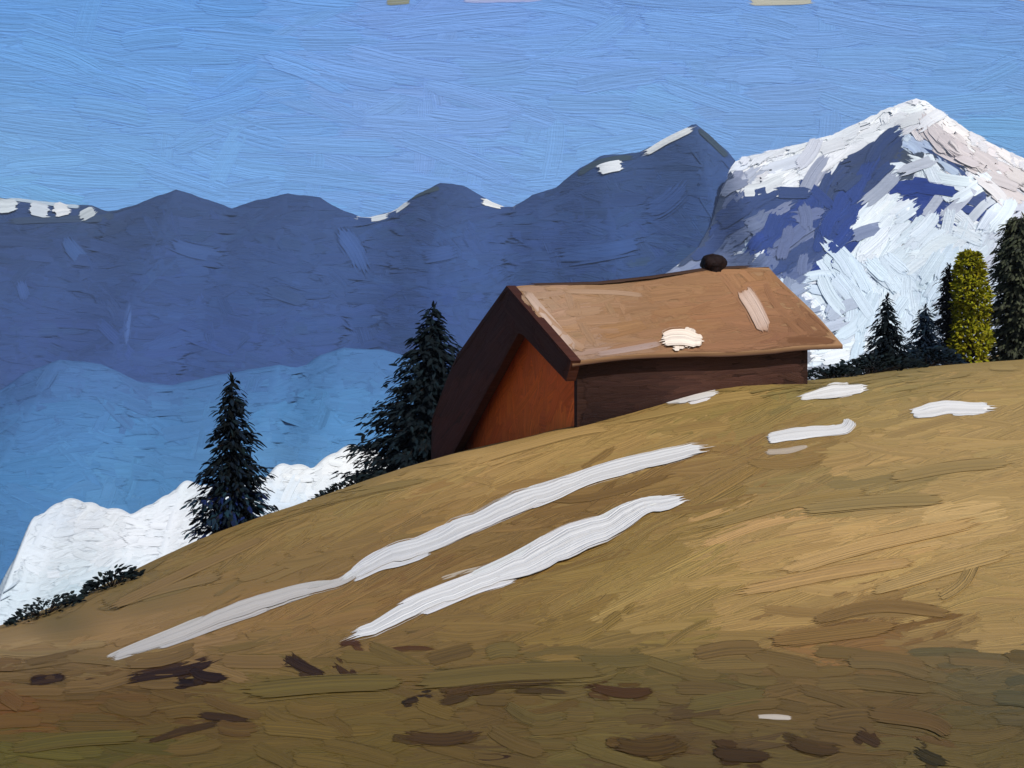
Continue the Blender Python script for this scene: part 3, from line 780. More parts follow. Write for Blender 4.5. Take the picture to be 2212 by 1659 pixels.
# roof
rf = MB()
vs = np.linspace(-0.28, 10.06, 25)
us_r = np.linspace(0, 4.8, 9)
top = np.array([[bp(u, v + (-0.5 * u / 4.8 * min(1, max(0, (v - 6) / 4))), ridge_z(v) + (eave_z(v) - ridge_z(v)) * (u / 4.8) + 0.05 * math.sin(u * 1.3 + v)) for v in vs] for u in us_r])
Tr, Fr = slab(rf, top, (0, 0, 0.13), None, np.vstack([np.tile(lin(TAN) * GRF, (225, 1)), np.tile(lin((60, 40, 34)), (225, 1))]), 0.35)
us_l = np.array([0, -1.5, -3, -4.6, -5.8, -7.3])
zl = np.interp(-us_l, [0, 4.6, 5.8, 7.3], [0, -2.67, -3.8, -5.35])
topl = np.array([[bp(u, v, ridge_z(v) + z) for v in vs] for u, z in zip(us_l, zl)])
slab(rf, topl, (0.1, 0, 0.2), None, lin((70, 50, 40)), 0.35)
rb = bvh_of(Tr, Fr)
rcol = anchors([(530, 295, (180, 146, 116)), (600, 295, (170, 132, 94)), (680, 290, (166, 124, 84)), (760, 280, (172, 124, 82)), (560, 330, (172, 128, 84)), (620, 330, (166, 120, 74)), (690, 320, (160, 112, 70)), (760, 310, (172, 122, 86)), (800, 320, (150, 106, 72)),
                (600, 352, (176, 146, 124)), (660, 345, (160, 118, 82)), (720, 345, (160, 114, 78)), (780, 340, (150, 104, 74)), (825, 340, (126, 86, 58)), (560, 315, (186, 150, 120)), (740, 340, (166, 118, 84))])
fill(rf, rb, (505, 255, 850, 375), (15, 6), lambda x, y: rng.choice([5, 3, 8, -45, -55], p=[.35, .25, .2, .1, .1]), (30, 70), (6, 11), lambda x, y: rcol(x, y) * GRF, n=6, L=7, bulge=0.012, angj=6, soft=0.6, va=0.03, vb=0.05)
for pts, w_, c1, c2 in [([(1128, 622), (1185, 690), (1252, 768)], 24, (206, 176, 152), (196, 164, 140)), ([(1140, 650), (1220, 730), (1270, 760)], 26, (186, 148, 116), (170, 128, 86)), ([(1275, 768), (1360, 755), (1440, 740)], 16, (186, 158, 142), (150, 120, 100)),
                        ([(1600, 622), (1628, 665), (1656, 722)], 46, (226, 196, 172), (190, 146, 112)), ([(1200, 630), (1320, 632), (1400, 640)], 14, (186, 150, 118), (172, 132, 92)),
                        ([(1690, 735), (1750, 735), (1805, 737)], 18, (124, 84, 56), (140, 98, 66))]:  # pale strokes are highlights painted into the roof colour
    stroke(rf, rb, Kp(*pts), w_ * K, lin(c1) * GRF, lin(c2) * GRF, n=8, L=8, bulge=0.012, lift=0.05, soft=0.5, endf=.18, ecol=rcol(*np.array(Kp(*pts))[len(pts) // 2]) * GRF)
roof = rel(rf, "roof", M_SHINGLE, barn, B0)

# ridge cap
rc = MB()
C = np.array([bp(0, v, ridge_z(v) + 0.03) for v in np.linspace(-0.25, 10.0, 20)])
for sgn in (1, -1):
    rc.ribbon(C + np.array((*(EU * 0.06 * sgn), 0.0)), np.tile(np.array((*(EU * 0.11 * sgn), -0.05)), (20, 1)), np.tile((0, 0, 1.0), (20, 1)), 0.18, lin((60, 44, 38)), lin((96, 70, 54)), L=5, bulge=0.2, ragged=0.5)
rel(rc, "ridge_cap", M_WOOD, roof, B0)
# chimney : squat dark stub with rounded cap
ch = MB()
zc = ridge_z(7.7)
cc = bp(-0.05, 7.7, zc)
rad = [(-0.35, .34), (0.03, .36), (0.08, .42), (0.15, .46), (0.27, .46), (0.38, .42), (0.47, .33), (0.52, .18), (0.54, 0.02)]
cv, nr_ = [], 14
for h_, r_ in rad:
    for k in range(nr_):
        a = 2 * math.pi * k / nr_
        rr = r_ * (1 + 0.12 * math.sin(a * 3 + h_ * 7) + 0.06 * math.sin(a * 5))
        cv.append(cc + np.array((math.cos(a) * rr, math.sin(a) * rr, h_)))
cf = [(i * nr_ + k, i * nr_ + (k + 1) % nr_, (i + 1) * nr_ + (k + 1) % nr_, (i + 1) * nr_ + k) for i in range(len(rad) - 1) for k in range(nr_)]
ch.raw(cv, cf, lin((30, 22, 22)), 0.3)
chb = bvh_of(cv, cf)
fill(ch, chb, (698, 248, 735, 285), (7, 5), 30, (10, 20), (4, 7), lambda x, y: lin((36, 26, 26)), n=5, L=5, bulge=0.15, angj=40, jump=0.05)
rel(ch, "chimney", M_WOOD, roof, B0)

# walls
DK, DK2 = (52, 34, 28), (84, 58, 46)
wl_ = MB()
GW = 0.95
UW, V0, V1 = 4.35, 0.1, 8.5


def sheet(p00, p10, p11, p01, nu, nv):
    p00, p10, p11, p01 = map(np.asarray, (p00, p10, p11, p01))
    return np.array([[(p00 * (1 - a) + p10 * a) * (1 - b) + (p01 * (1 - a) + p11 * a) * b for a in np.linspace(0, 1, nu)] for b in np.linspace(0, 1, nv)])


zt = lambda v: eave_z(v) + 0.02
long_sheet = sheet(bp(UW, V0, -9.5), bp(UW, V1, -9.5), bp(UW, V1, zt(V1)), bp(UW, V0, zt(V0)), 12, 8)
Tl, Fl = slab(wl_, long_sheet, (EU[0] * .2, EU[1] * .2, 0), None, lin(DK) * GW, 0.3)
# far gable and the low back wall
zr1 = ridge_z(V1) - 0.22
far = [bp(UW - .2, V1, -9.5), bp(-7.0, V1, -9.5), bp(-7.0, V1, ridge_z(V1) - 5.3), bp(-4.6, V1, ridge_z(V1) - 2.9), bp(0, V1, zr1), bp(UW - .2, V1, eave_z(V1) - .02)]
wl_.raw(far + [p - np.array((*(EV * .2), 0)) for p in far], [(0, 1, 2, 3, 4, 5), (11, 10, 9, 8, 7, 6)] + [(i, (i + 1) % 6, (i + 1) % 6 + 6, i + 6) for i in range(6)], lin(DK), 0.3)
slab(wl_, sheet(bp(-7.0, V0 + .2, -9.8), bp(-7.0, V1, -9.8), bp(-7.0, V1, ridge_z(V1) - 5.3), bp(-7.0, V0 + .2, ridge_z(0) - 5.3), 3, 3), (-EU[0] * .2, -EU[1] * .2, 0), None, lin(DK) * GW, 0.3)
lb = bvh_of(Tl, Fl)
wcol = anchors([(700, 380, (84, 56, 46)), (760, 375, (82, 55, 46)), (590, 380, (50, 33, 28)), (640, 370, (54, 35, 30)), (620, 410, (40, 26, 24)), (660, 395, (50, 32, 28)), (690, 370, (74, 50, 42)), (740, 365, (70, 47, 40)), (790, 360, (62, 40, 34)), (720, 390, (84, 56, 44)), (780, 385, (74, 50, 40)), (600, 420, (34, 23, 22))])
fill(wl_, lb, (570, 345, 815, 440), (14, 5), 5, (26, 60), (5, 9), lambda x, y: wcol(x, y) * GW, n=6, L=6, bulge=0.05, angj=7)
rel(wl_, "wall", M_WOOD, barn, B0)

# reddish gable wall
gw = MB()
vg = 0.32
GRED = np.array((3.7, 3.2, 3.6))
prof = [(UW - .22, -9.5), (-6.9, -9.5), (-6.9, ridge_z(0) - 5.4), (-4.6, ridge_z(0) - 2.95), (0, ridge_z(0) - .25), (UW - .22, eave_z(0) - .05)]
gv = [bp(u, vg, z) for u, z in prof]
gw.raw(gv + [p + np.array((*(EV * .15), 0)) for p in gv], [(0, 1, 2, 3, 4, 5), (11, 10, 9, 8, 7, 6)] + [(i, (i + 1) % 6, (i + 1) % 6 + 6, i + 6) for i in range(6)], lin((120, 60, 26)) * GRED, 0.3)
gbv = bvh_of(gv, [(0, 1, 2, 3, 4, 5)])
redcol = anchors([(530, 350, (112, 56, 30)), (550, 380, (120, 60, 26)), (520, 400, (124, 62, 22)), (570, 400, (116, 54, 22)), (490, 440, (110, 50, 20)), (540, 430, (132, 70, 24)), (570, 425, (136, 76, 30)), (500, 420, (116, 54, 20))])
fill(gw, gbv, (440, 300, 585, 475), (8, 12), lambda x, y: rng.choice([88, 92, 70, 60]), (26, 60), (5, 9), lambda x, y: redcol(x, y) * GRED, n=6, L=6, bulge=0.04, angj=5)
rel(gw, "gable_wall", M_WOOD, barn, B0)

# dark verge boards, widened by dark cladding in place of the shaded soffit
gc = MB()
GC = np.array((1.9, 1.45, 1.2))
z0 = ridge_z(0)
outer = [(4.85, eave_z(0) + .02), (0, z0 + .02), (-4.6, z0 - 2.67), (-5.8, z0 - 3.8), (-7.3, z0 - 5.35), (-7.45, -9.6)]
inner = [(4.5, eave_z(0) - .62), (1.05, -2.95), (-0.7, -4.38), (-2.4, -5.75), (-4.1, -7.15), (-6.0, -8.7)]
ov_, on_ = [], len(outer)
for vv in (-0.34, -0.02):
    for (u, z) in outer: ov_.append(bp(u, vv, z))
    for (u, z) in inner: ov_.append(bp(u, vv, z))
fs = []
for i in range(on_ - 1):
    fs.append((i, i + 1, on_ + i + 1, on_ + i))
    k = 2 * on_
    fs.append((k + on_ + i, k + on_ + i + 1, k + i + 1, k + i))
    fs.append((i, k + i, k + i + 1, i + 1)); fs.append((on_ + i, on_ + i + 1, k + on_ + i + 1, k + on_ + i))
fs.append((0, on_, 3 * on_, 2 * on_)); fs.append((on_ - 1, 3 * on_ - 1, 4 * on_ - 1, 2 * on_ - 1)[::-1])
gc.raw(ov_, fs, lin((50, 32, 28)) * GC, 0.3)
cb = bvh_of(ov_[:2 * on_], [(i, i + 1, on_ + i + 1, on_ + i) for i in range(on_ - 1)])
verge_shade = anchors([(515, 300, (44, 30, 30)), (550, 345, (46, 30, 28)), (490, 340, (50, 32, 30)), (460, 400, (58, 34, 28)), (445, 450, (56, 30, 24)), (480, 400, (56, 32, 26)), (575, 370, (40, 28, 28)), (460, 440, (64, 34, 24))])
fill(gc, cb, (430, 285, 590, 475), (9, 8), lambda x, y: 58 if x < 515 else -50, (24, 50), (5, 10), lambda x, y: verge_shade(x, y) * GC, n=6, L=6, bulge=0.05, angj=6)
rel(gc, "verge_and_soffit_shade", M_WOOD, barn, B0)


# ------------------------------------------------------------------ snow patches
def snow_patch(label, strokes_, group="snow patches left on the meadow", bvh=gb, thick=0.03, extra=3, rg=1.2):
    mb = MB()
    for pts, wf, c1, c2 in strokes_:
        P = np.array(Kp(*pts)); wf = np.asarray(wf, float) * K * 1.16
        n = 40 if len(pts) > 3 else 20
        ctr, wf = curve(P, n), curve(np.c_[wf, wf], n)[:, 0]
        tt = np.linspace(0, 1, n) * np.hypot(*(P[-1] - P[0])) / 26
        wf = wf * (1 + .16 * fnoise(tt, int(rng.integers(999)), 3, 1.7))
        ctr[:, 1] += fnoise(tt, int(rng.integers(999)), 3, 1.3) * wf.mean() * .08
        P = ctr
        stroke(mb, bvh, P, wf.mean(), lin(c1), lin(c2), n=n, L=15, bulge=thick, lift=0.06, wf=wf, ragged=rg, taper=(0.7, 0.6), jump=0.25, endf=0.07, soft=.6)
        c = curve(P, 60); w = curve(np.c_[wf, wf], 60)[:, 0]
        d = np.gradient(c, axis=0); d /= np.linalg.norm(d, axis=1, keepdims=True); nn = np.c_[-d[:, 1], d[:, 0]]
        for j in range(extra * len(pts) // 2):          # ragged melting rims and ridges
            i0 = rng.integers(0, 36); i1 = min(59, i0 + rng.integers(14, 24))
            off = rng.uniform(-.42, .42)
            ii = np.linspace(i0, i1, 4).astype(int)
            q = c[ii] + nn[ii] * (w[ii] * off)[:, None]
            stroke(mb, bvh, q, w[ii].mean() * rng.uniform(.25, .5), jit(lin(c1), .03), lin(c2), n=14, L=9, bulge=thick * 1.3, lift=0.10, ragged=rg, taper=(.5, .4), jump=.25, endf=.08, soft=.5)
    V = np.concatenate(mb.v)
    c = V.mean(0); c[2] = V[:, 2].min()
    o = mb.build("snow_patch", M_SNOW, None, True, origin=c)
    return tag(o, label, "snow patch", group)


S1, S2 = (238, 234, 228), (206, 198, 188)
snow_patch("longest thin snow streak, running from the dark turf up toward the barn", [
    ([(228, 1428), (330, 1392), (450, 1345), (560, 1302), (650, 1278), (740, 1255), (800, 1222)], (14, 28, 34, 34, 26, 22, 26), (206, 198, 188), (176, 160, 138)),
    ([(735, 1258), (800, 1222), (860, 1197), (940, 1172), (1020, 1135), (1110, 1095), (1180, 1066), (1240, 1042), (1330, 1012), (1440, 990), (1556, 966)], (16, 34, 46, 48, 44, 46, 46, 36, 38, 42, 34), S1, S2)])
snow_patch("broad snow streak below the longest one, its foot beside a red-brown tuft", [
    ([(742, 1386), (860, 1335), (980, 1280), (1090, 1238), (1200, 1190), (1320, 1140), (1400, 1098), (1496, 1080)], (28, 38, 42, 48, 64, 58, 44, 42), S1, S2),
    ([(1150, 1200), (1240, 1150), (1330, 1108)], (26, 30, 16), (206, 190, 166), (150, 122, 84))])
snow_patch("faint sliver of snow between the two long streaks", [([(950, 1252), (1020, 1232), (1090, 1212)], (8, 10, 6), (196, 180, 156), (150, 120, 84))])
snow_patch("hooked snow patch with its right end curling upward", [([(1650, 948), (1720, 940), (1790, 932), (1826, 926), (1838, 908)], (28, 28, 26, 26, 26), S1, S2)])
snow_patch("small snow patch lying against the foot of the barn's long wall", [([(1430, 868), (1490, 858), (1552, 850)], (18, 24, 18), S1, S2)])
snow_patch("snow patch near the meadow edge between barn and small spruce", [([(1725, 862), (1800, 848), (1872, 842)], (16, 34, 24), S1, S2)])
snow_patch("snow patch on the right slope, farthest from the barn", [([(1965, 895), (2050, 884), (2142, 882)], (24, 36, 26), S1, S2)])
snow_patch("thin grey smear of snow beneath the hooked patch", [([(1655, 978), (1700, 974), (1748, 964)], (14, 16, 8), (190, 172, 148), (150, 120, 86))])
snow_patch("tiny snow sliver alone in the dark foreground turf", [([(1632, 1548), (1670, 1549), (1712, 1553)], (8, 13, 9), (206, 192, 174), (190, 170, 146))])
snow_patch("lump of snow lying on the tan roof near its eave", [([(1432, 742), (1470, 738), (1520, 748)], (46, 60, 50), (236, 220, 204), (214, 190, 168)), ([(1470, 745), (1485, 730), (1492, 712)], (40, 34, 24), (238, 222, 206), (214, 190, 168))],
           group="snow on the roof", bvh=rb, thick=0.06, extra=1, rg=.45)


# ------------------------------------------------------------------ turf clumps in the foreground
def clump(label, strokes_, cat="turf clump"):
    mb = MB()
    for pts, w_, c1, c2 in strokes_:
        P = np.array(Kp(*pts)); w = w_ * K
        d = P[-1] - P[0]; ln = np.hypot(*d); d = d / ln; nrm = np.array((-d[1], d[0]))
        stroke(mb, gb, P, w * .8, lin(c1) * GC_, lin(c2) * GC_, n=14, L=9, bulge=0.035, lift=0.04, ragged=1.2, taper=(0.3, 0.25), soft=0.8, endf=.35)
        k = 4 + int(ln / 14)
        for j in range(k):
            t0 = rng.uniform(-.05, .6); t1 = t0 + rng.uniform(.3, .5)
            c = curve(P, 20)
            q = c[np.clip((np.array((t0, (t0 + t1) / 2, t1)) * 19).astype(int), 0, 19)] + nrm * rng.normal(0, w * .2) + rng.normal(0, w * .05, (3, 2))
            if np.hypot(*(q[-1] - q[0])) < 4: continue
            a_ = rng.uniform(0, 1)
            stroke(mb, gb, q, w * rng.uniform(.3, .6), jit(lin(c1) * a_ + lin(c2) * (1 - a_), .1) * GC_, lin(c1) * GC_, n=9, L=9, bulge=0.035, lift=0.045 + .02 * j / k, ragged=1.2, taper=(0.5, 0.3), soft=0.8, endf=.4)
    V = np.concatenate(mb.v); c = V.mean(0); c[2] = V[:, 2].min()
    return tag(mb.build("turf_clump", M_GRASS, None, True, origin=c), label, cat, "dark clumps in the foreground turf")


GC_ = np.array((0.8, 0.72, 0.6))
D1, D2, D3 = (52, 34, 20), (74, 52, 28), (88, 66, 36)
clump("dark brown turf clump nearest the left edge", [([(50, 1478), (100, 1470), (160, 1462)], 36, D1, D3)])
clump("largest blackish brown turf clump under the foot of the thin snow streak", [([(235, 1480), (330, 1462), (420, 1445), (490, 1420)], 40, D1, D2), ([(400, 1440), (440, 1462), (515, 1468)], 44, (44, 28, 18), D2), ([(350, 1478), (420, 1476), (460, 1462)], 30, (38, 24, 14), D2)])
clump("small dark crumb of turf left of the largest clump", [([(175, 1470), (205, 1472), (235, 1480)], 20, D2, D3)])
clump("curved dark turf clump below the foot of the broad snow streak", [([(605, 1415), (660, 1445), (720, 1465)], 40, D1, D3), ([(715, 1430), (750, 1460), (785, 1478)], 34, D2, D3)])
clump("red-brown tuft touching the foot of the broad snow streak", [([(725, 1400), (755, 1388), (790, 1400)], 24, (86, 54, 30), (120, 92, 52))])
clump("flat reddish turf streak right of the broad snow foot", [([(800, 1412), (880, 1402), (960, 1404)], 20, (92, 62, 32), (110, 86, 46)), ([(890, 1396), (920, 1394)], 14, (84, 50, 26), D3)])
clump("blackish turf clump with a long brown tail, below the middle", [([(860, 1520), (900, 1512), (950, 1500)], 26, (44, 34, 22), D3), ([(940, 1500), (1080, 1470), (1270, 1478)], 56, (84, 64, 36), (98, 80, 42))])
clump("forked dark turf clump low on the left side", [([(418, 1545), (470, 1550), (560, 1560)], 30, (58, 42, 26), D3), ([(300, 1610), (400, 1580), (500, 1560)], 28, (72, 54, 30), (90, 70, 36))])
clump("dark turf clump at the bottom edge near the middle", [([(1020, 1640), (1070, 1640), (1120, 1630)], 34, (62, 44, 28), D3), ([(840, 1590), (960, 1600), (1060, 1580)], 50, (82, 62, 36), (94, 76, 40))])
clump("square brown turf clump at the bottom edge right of the middle", [([(1520, 1630), (1600, 1635), (1690, 1640)], 56, (70, 54, 34), D3)])
clump("round grey-brown turf clump low on the right", [([(1840, 1580), (1880, 1600), (1910, 1615)], 44, (76, 58, 38), D3), ([(1680, 1600), (1760, 1620), (1840, 1625)], 60, (84, 66, 42), (96, 78, 44))])
clump("dark green turf clump at the bottom right", [([(1965, 1615), (2010, 1640), (2060, 1655)], 50, (58, 54, 36), (86, 74, 42))])
clump("wide brown turf clump at the bottom, left of the square one", [([(1300, 1605), (1400, 1620), (1500, 1600)], 70, (88, 68, 38), (98, 80, 42))])
clump("faint reddish brown turf clump right of the middle, above the wide one", [([(1250, 1480), (1350, 1500), (1430, 1490)], 50, (84, 58, 30), (98, 76, 40))])


# ------------------------------------------------------------------ trees
def gz(x, y):
    return float(ground_z(x, y)[0])


def dab(mb, p, d, nrm, ln, wd, c, c2, n=4, L=5, droop=0.15):
    d = d / np.linalg.norm(d)
    s = np.cross(d, nrm); s /= (np.linalg.norm(s) + 1e-9)
    nn = np.cross(s, d)
    t = np.linspace(0, 1, n)[:, None]
    C = p + d * ln * t + np.array((0, 0, -1.0)) * droop * ln * t ** 2
    wv = np.interp(t[:, 0], [0, .35, 1], [.7, 1, .45])[:, None]
    mb.ribbon(C, s[None] * wd / 2 * wv, np.tile(nn, (n, 1)), wd, c, c2, L=L, bulge=0.12, ragged=0.5, taper=(.7, .5))


def trunk(mb, base, h, r, col=(44, 34, 28), limbs=()):
    nr, k = 9, 8
    V = []
    for i in range(nr):
        f = i / (nr - 1)
        for j in range(k):
            a = 2 * math.pi * j / k
            rr = r * (1 - f) ** 0.8 * (1 + .5 * math.exp(-f * 12)) + 0.004
            V.append((base[0] + math.cos(a) * rr, base[1] + math.sin(a) * rr, base[2] - .15 + f * (h + .15)))
    Fs = [(i * k + j, i * k + (j + 1) % k, (i + 1) * k + (j + 1) % k, (i + 1) * k + j) for i in range(nr - 1) for j in range(k)]
    mb.raw(V, Fs, lin(col), 0.1)
    for p, q, rr in limbs:
        d = q - p; d /= np.linalg.norm(d)
        s = np.cross(d, (0, 0, 1.0)); s /= np.linalg.norm(s) + 1e-9; t = np.cross(s, d)
        V = []
        for f, r2 in ((0, rr), (.6, rr * .6), (1, rr * .15)):
            for j in range(5):
                a = 2 * math.pi * j / 5
                V.append(p + (q - p) * f + (s * math.cos(a) + t * math.sin(a)) * r2)
        mb.raw(V, [(i * 5 + j, i * 5 + (j + 1) % 5, (i + 1) * 5 + (j + 1) % 5, (i + 1) * 5 + j) for i in range(2) for j in range(5)], lin(col), 0.05)


def conifer(name, label, cat, base, h, prof, pal, n_wh=22, per=11, size=0.3, group=None, droop=0.3, seed=1, bare=0.03, tuft=1.0, lean=(0, 0), low=None, dim=.62):
    """tapered trunk, whorls of limbs, every limb carrying drooping sprays. prof: radius at a height fraction"""
    r = np.random.default_rng(seed)
    base = np.asarray(base, float)
    root = empty(name, base)
    tag(root, label, cat, group)
    tm, cm = MB(), MB()
    limbs = []
    n_wh = int(n_wh * 1.5)
    for i in range(n_wh):
        f = bare + (1 - bare) * (i / n_wh) ** 0.95
        R = prof(f)
        k = max(4, int(per * (0.45 + 0.55 * min(1, R / prof(.1)))))
        a0 = r.uniform(0, 6.28)
        for j in range(k):
            a = a0 + 6.283 * j / k + r.normal(0, .18)
            rr = R * r.uniform(.72, 1.12)
            ax = np.array((base[0] + lean[0] * f, base[1] + lean[1] * f, base[2] + h * f + r.normal(0, .012 * h)))
            out = np.array((math.cos(a), math.sin(a), -droop + r.normal(0, .1)))
            tip = ax + out * rr
            if j % 2 == 0:
                limbs.append((ax, tip, 0.012 * h ** .5 * (1 - f) + .004))
            steps = max(2, int(rr / (size * .17)))
            for q in range(steps):
                t = (q + r.uniform(.2, .8)) / steps
                p = ax + out * rr * t * .92 + r.normal(0, size * .12, 3)
                side = r.normal(0, .5)
                d = np.array((math.cos(a + side), math.sin(a + side), -droop + r.normal(-.1, .25)))
                nrm = np.array((math.cos(a) * .55, math.sin(a) * .55, .8)) + r.normal(0, .25, 3)
                c = lin(pal[r.integers(len(pal))]); c2 = lin(pal[r.integers(len(pal))])
                if low and f < .36 and r.random() < .62:
                    c = lin(low[r.integers(len(low))]) * 1.5; c2 = c * 1.2
                dab(cm, p, d, nrm, size * r.uniform(.42, .8) * tuft, size * r.uniform(.22, .4) * tuft, jit(c, .06) * dim, jit(c2, .06) * dim, droop=.2)
    # leading shoot
    for q in range(7):
        a = r.uniform(0, 6.28)
        p = base + np.array((lean[0], lean[1], h * (.95 + .05 * q / 7)))
        dab(cm, p, np.array((math.cos(a) * .45, math.sin(a) * .45, .8)), np.array((math.cos(a), math.sin(a), -.2)), size * .7, size * .25, lin(pal[0]), lin(pal[-1]), droop=.1)
    trunk(tm, base, h * .97, 0.02 * h + .02, limbs=limbs)
    tm.build("trunk", M_BARK, root, True, origin=base)
    cm.build("crown", M_LEAF, root, True, origin=base)
    return root


def crown_tree(name, label, cat, base, h, rx, pal, n=500, size=.3, zlo=.04, group=None, seed=1, shape=0.75):
    """upright leafy crown: leaf clumps through the crown volume, denser toward its outside"""
    r = np.random.default_rng(seed)
    base = np.asarray(base, float)
    root = empty(name, base)
    tag(root, label, cat, group)
    tm, cm = MB(), MB()
    lumps = [(r.uniform(0, 6.28), r.uniform(.05, .95), r.uniform(.8, 1.2)) for _ in range(14)]
    limbs = []
    for i in range(n):
        f = r.uniform(zlo, 1)
        R = rx * (1 - abs((f - .42) / .6) ** 2.4) ** shape if abs((f - .42) / .6) < 1 else rx * .12
        a = r.uniform(0, 6.28)
        k = 1.0
        for la, lf, lk in lumps:
            dd = math.cos(a - la); g_ = math.exp(-((f - lf) / .09) ** 2) * max(0, dd)
            k += (lk - 1) * g_ * 1.3
        rr = R * k * math.sqrt(r.uniform(.25, 1.05))
        p = base + np.array((math.cos(a) * rr, math.sin(a) * rr, h * f))
        d = np.array((math.cos(a) * .6 + r.normal(0, .4), math.sin(a) * .6 + r.normal(0, .4), r.normal(.3, .5)))
        nrm = np.array((math.cos(a), math.sin(a), .6)) + r.normal(0, .4, 3)
        c = lin(pal[r.integers(len(pal))]); c2 = lin(pal[r.integers(len(pal))])
        dab(cm, p, d, nrm, size * r.uniform(.7, 1.3), size * r.uniform(.4, .7), jit(c, .12), jit(c2, .12))
        if i % 14 == 0:
            limbs.append((base + np.array((0, 0, max(.05, h * (f - .12)))), p, .02 * h ** .5))
    trunk(tm, base, h * .9, .018 * h + .02, limbs=limbs)
    tm.build("trunk", M_BARK, root, True, origin=base)
    cm.build("crown", M_LEAF, root, True, origin=base)
    return root


def spot(px, Y, sink=0.0):
    x = (px - 512) / F * Y
    return np.array((x, Y, gz(x, Y) - sink))


def hgt(base, py_top):
    return (HOR - py_top) / F * base[1] - base[2]


SP = [(20, 26, 28), (16, 20, 22), (24, 34, 44), (28, 42, 58), (26, 40, 44), (14, 18, 18)]
G_SP = "dark spruces along the meadow edge"
b = spot(232, 33.2)
conifer("spruce_tree", "dark spruce standing alone on the meadow edge, white cloud behind its foot", "spruce", b, hgt(b, 378),
        lambda f: float(np.interp(f, [0, .1, .25, .38, .5, .62, .75, .86, 1], [1.25, 1.4, 1.34, 1.1, .8, .72, .56, .4, .06])) * (.9 + .16 * math.sin(f * 30 + 1)), SP, n_wh=20, per=11, size=.34, group=G_SP, seed=3, low=[(24, 38, 78), (28, 46, 62), (30, 52, 62), (22, 32, 58)])
b = spot(427, 53)
conifer("spruce_tree", "tallest dark spruce, half hidden behind the barn's left corner", "spruce", b, hgt(b, 306),
        lambda f: 5.0 * (1 - f) ** .92 * (.9 + .1 * math.sin(f * 34)) + .05, [(26, 34, 38), (20, 26, 30), (28, 42, 50), (24, 32, 36), (34, 48, 54)], n_wh=26, per=17, size=.55, group=G_SP, seed=5, droop=.16, lean=(.25, 0))
b = spot(887, 54)
conifer("spruce_tree", "small pointed black spruce right of the barn, in front of the white mountain flank", "spruce", b, hgt(b, 296),
        lambda f: 2.0 * (1 - f) ** .95 * (.86 + .14 * math.sin(f * 30)) + .05, [(24, 32, 36), (16, 20, 24), (30, 44, 56), (28, 36, 38)], n_wh=16, per=11, size=.36, group=G_SP, seed=8)
b = spot(925, 56)
conifer("spruce_tree", "bluish bushy spruce beside the small pointed one", "spruce", b, hgt(b, 306),
        lambda f: 1.6 * (1 - f) ** .7 * (.86 + .14 * math.sin(f * 30)) + .05, [(30, 44, 62), (34, 52, 74), (24, 34, 48), (28, 44, 54)], n_wh=15, per=10, size=.36, group=G_SP, seed=9)
b = spot(949, 57)
conifer("spruce_tree", "narrow brownish black spruce just left of the yellow-green larch", "spruce", b, hgt(b, 266),
        lambda f: .9 * (1 - f) ** .4 * (.86 + .14 * math.sin(f * 30)) + .08, [(56, 52, 46), (44, 42, 42), (62, 58, 52), (40, 42, 46)], n_wh=18, per=10, size=.4, group=G_SP, seed=10)
b = spot(1024, 58)
conifer("spruce_tree", "tall olive-dark tree at the right edge beside the yellow-green larch", "spruce", b, hgt(b, 216),
        lambda f: 1.85 * (1 - f) ** .2 * (.92 + .08 * math.sin(f * 20)) + .08, [(66, 70, 52), (56, 60, 48), (76, 80, 60), (50, 52, 44)], n_wh=34, per=20, dim=1.15, size=.5, group=G_SP, seed=12)
b = spot(970, 56)
crown_tree("larch_tree", "bright yellow-green slender larch at the right, between two dark trees", "larch", b, hgt(b, 252), .76,
           [(128, 126, 22), (140, 136, 26), (116, 116, 18), (150, 146, 36), (122, 120, 20)], n=3200, size=.21, seed=21, shape=.4)

# low bushes along the edge
BU = [(22, 30, 32), (16, 20, 22), (28, 40, 44), (30, 36, 34)]


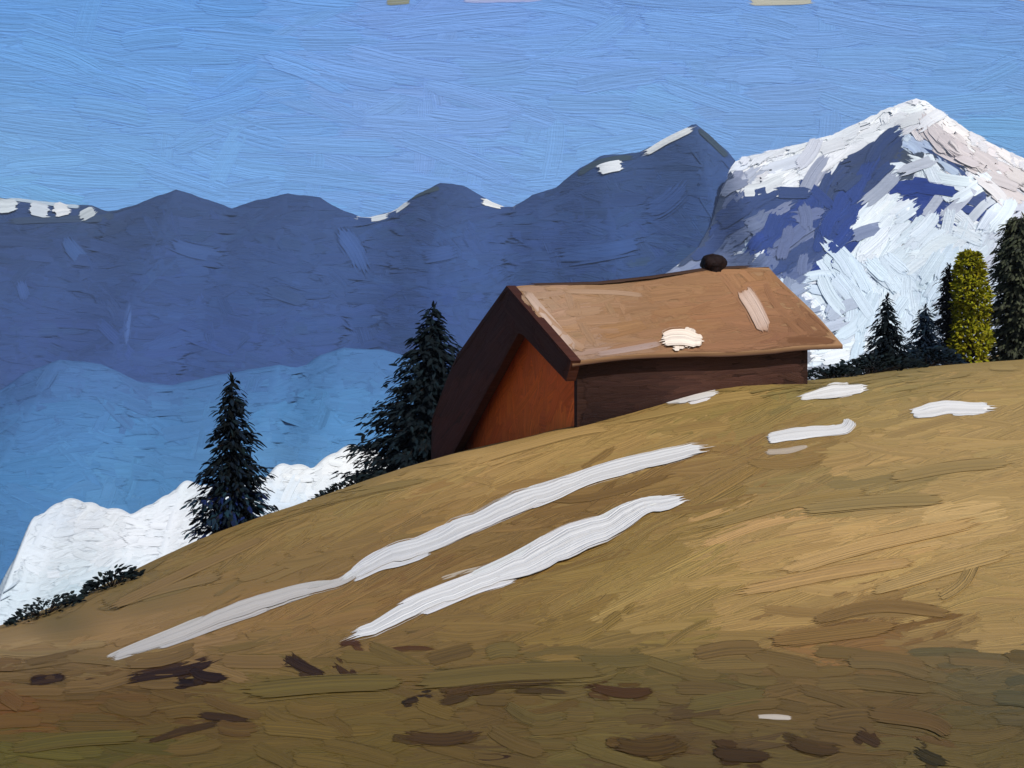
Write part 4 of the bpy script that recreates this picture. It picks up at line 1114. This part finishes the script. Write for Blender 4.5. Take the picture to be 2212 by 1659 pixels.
def bush(label, px, Y, h, rx, pal=BU, n=150, size=.22, seed=1, name="juniper_bush", squash=1.0):
    n, size = int(n * 2.2), size * .72
    r = np.random.default_rng(seed)
    base = spot(px, Y, .05)
    mb, tm = MB(), MB()
    limbs = []
    for i in range(n):
        a = r.uniform(0, 6.28); rr = rx * math.sqrt(r.uniform(0, 1)); top = h * (1 - (rr / rx) ** 2) ** .5 * r.uniform(.35, 1.05)
        x, y = base[0] + math.cos(a) * rr, base[1] + math.sin(a) * rr * squash
        p = np.array((x, y, gz(x, y) - .05 + top))
        d = np.array((math.cos(a), math.sin(a), r.uniform(.1, .9)))
        c = lin(pal[r.integers(len(pal))]); c2 = lin(pal[r.integers(len(pal))])
        dab(mb, p, d, np.array((math.cos(a) * .5, -.4, .8)) + r.normal(0, .3, 3), size * r.uniform(.7, 1.3), size * r.uniform(.4, .7), jit(c, .12), jit(c2, .12))
        if i % 12 == 0:
            limbs.append((base, p, .015))
    root = empty(name, base)
    tag(root, label, "bush", "low dark bushes along the meadow edge")
    trunk(tm, base, h * .5, .04, limbs=limbs)
    tm.build("stem", M_BARK, root, True, origin=base)
    mb.build("foliage", M_LEAF, root, True, origin=base)
    return root


bush("small dark bush alone on the left meadow edge, below the lone spruce", 112, 27.3, .42, .62, seed=31, n=120, size=.18)
bush("low straggling dark bush nearest the left edge, against white cloud", 46, 25.2, .38, .75, seed=32, n=110, size=.15)
bush("long low dark bush from the lone spruce toward the tall one", 345, 40.5, .35, 1.3, seed=33, n=150, size=.24)
bush("spreading dark bush at the foot of the small pointed spruce", 872, 50, .75, 2.0, seed=34, n=260, size=.32)
bush("dark bush between the barn's far end and the small pointed spruce", 828, 47, .5, 1.3, seed=35, n=150, size=.26)
bush("bluish dark bush at the foot of the bushy spruce", 925, 53, .9, 1.5, pal=[(24, 36, 48), (20, 28, 34), (30, 46, 60), (26, 34, 34)], seed=36, n=240, size=.34)


# ------------------------------------------------------------------ the air
HAZE = 0.00009
hm_ = bpy.data.materials.new("haze"); hm_.use_nodes = True
hm_.node_tree.nodes.clear()
vo = hm_.node_tree.nodes.new("ShaderNodeVolumePrincipled"); oo = hm_.node_tree.nodes.new("ShaderNodeOutputMaterial")
vo.inputs["Color"].default_value = (0.62, 0.76, 1.0, 1); vo.inputs["Density"].default_value = HAZE
hm_.node_tree.links.new(vo.outputs[0], oo.inputs["Volume"])
hv = [(x, y, z) for z in (-345, 330) for y in (-110, 3300) for x in (-2100, 2100)]
hme = bpy.data.meshes.new("haze")
hme.from_pydata(hv, [], [(0, 2, 3, 1), (4, 5, 7, 6), (0, 1, 5, 4), (2, 6, 7, 3), (0, 4, 6, 2), (1, 3, 7, 5)])
hme.materials.append(hm_)
ho = bpy.data.objects.new("haze", hme); COL.objects.link(ho)
tag(ho, kind="stuff")
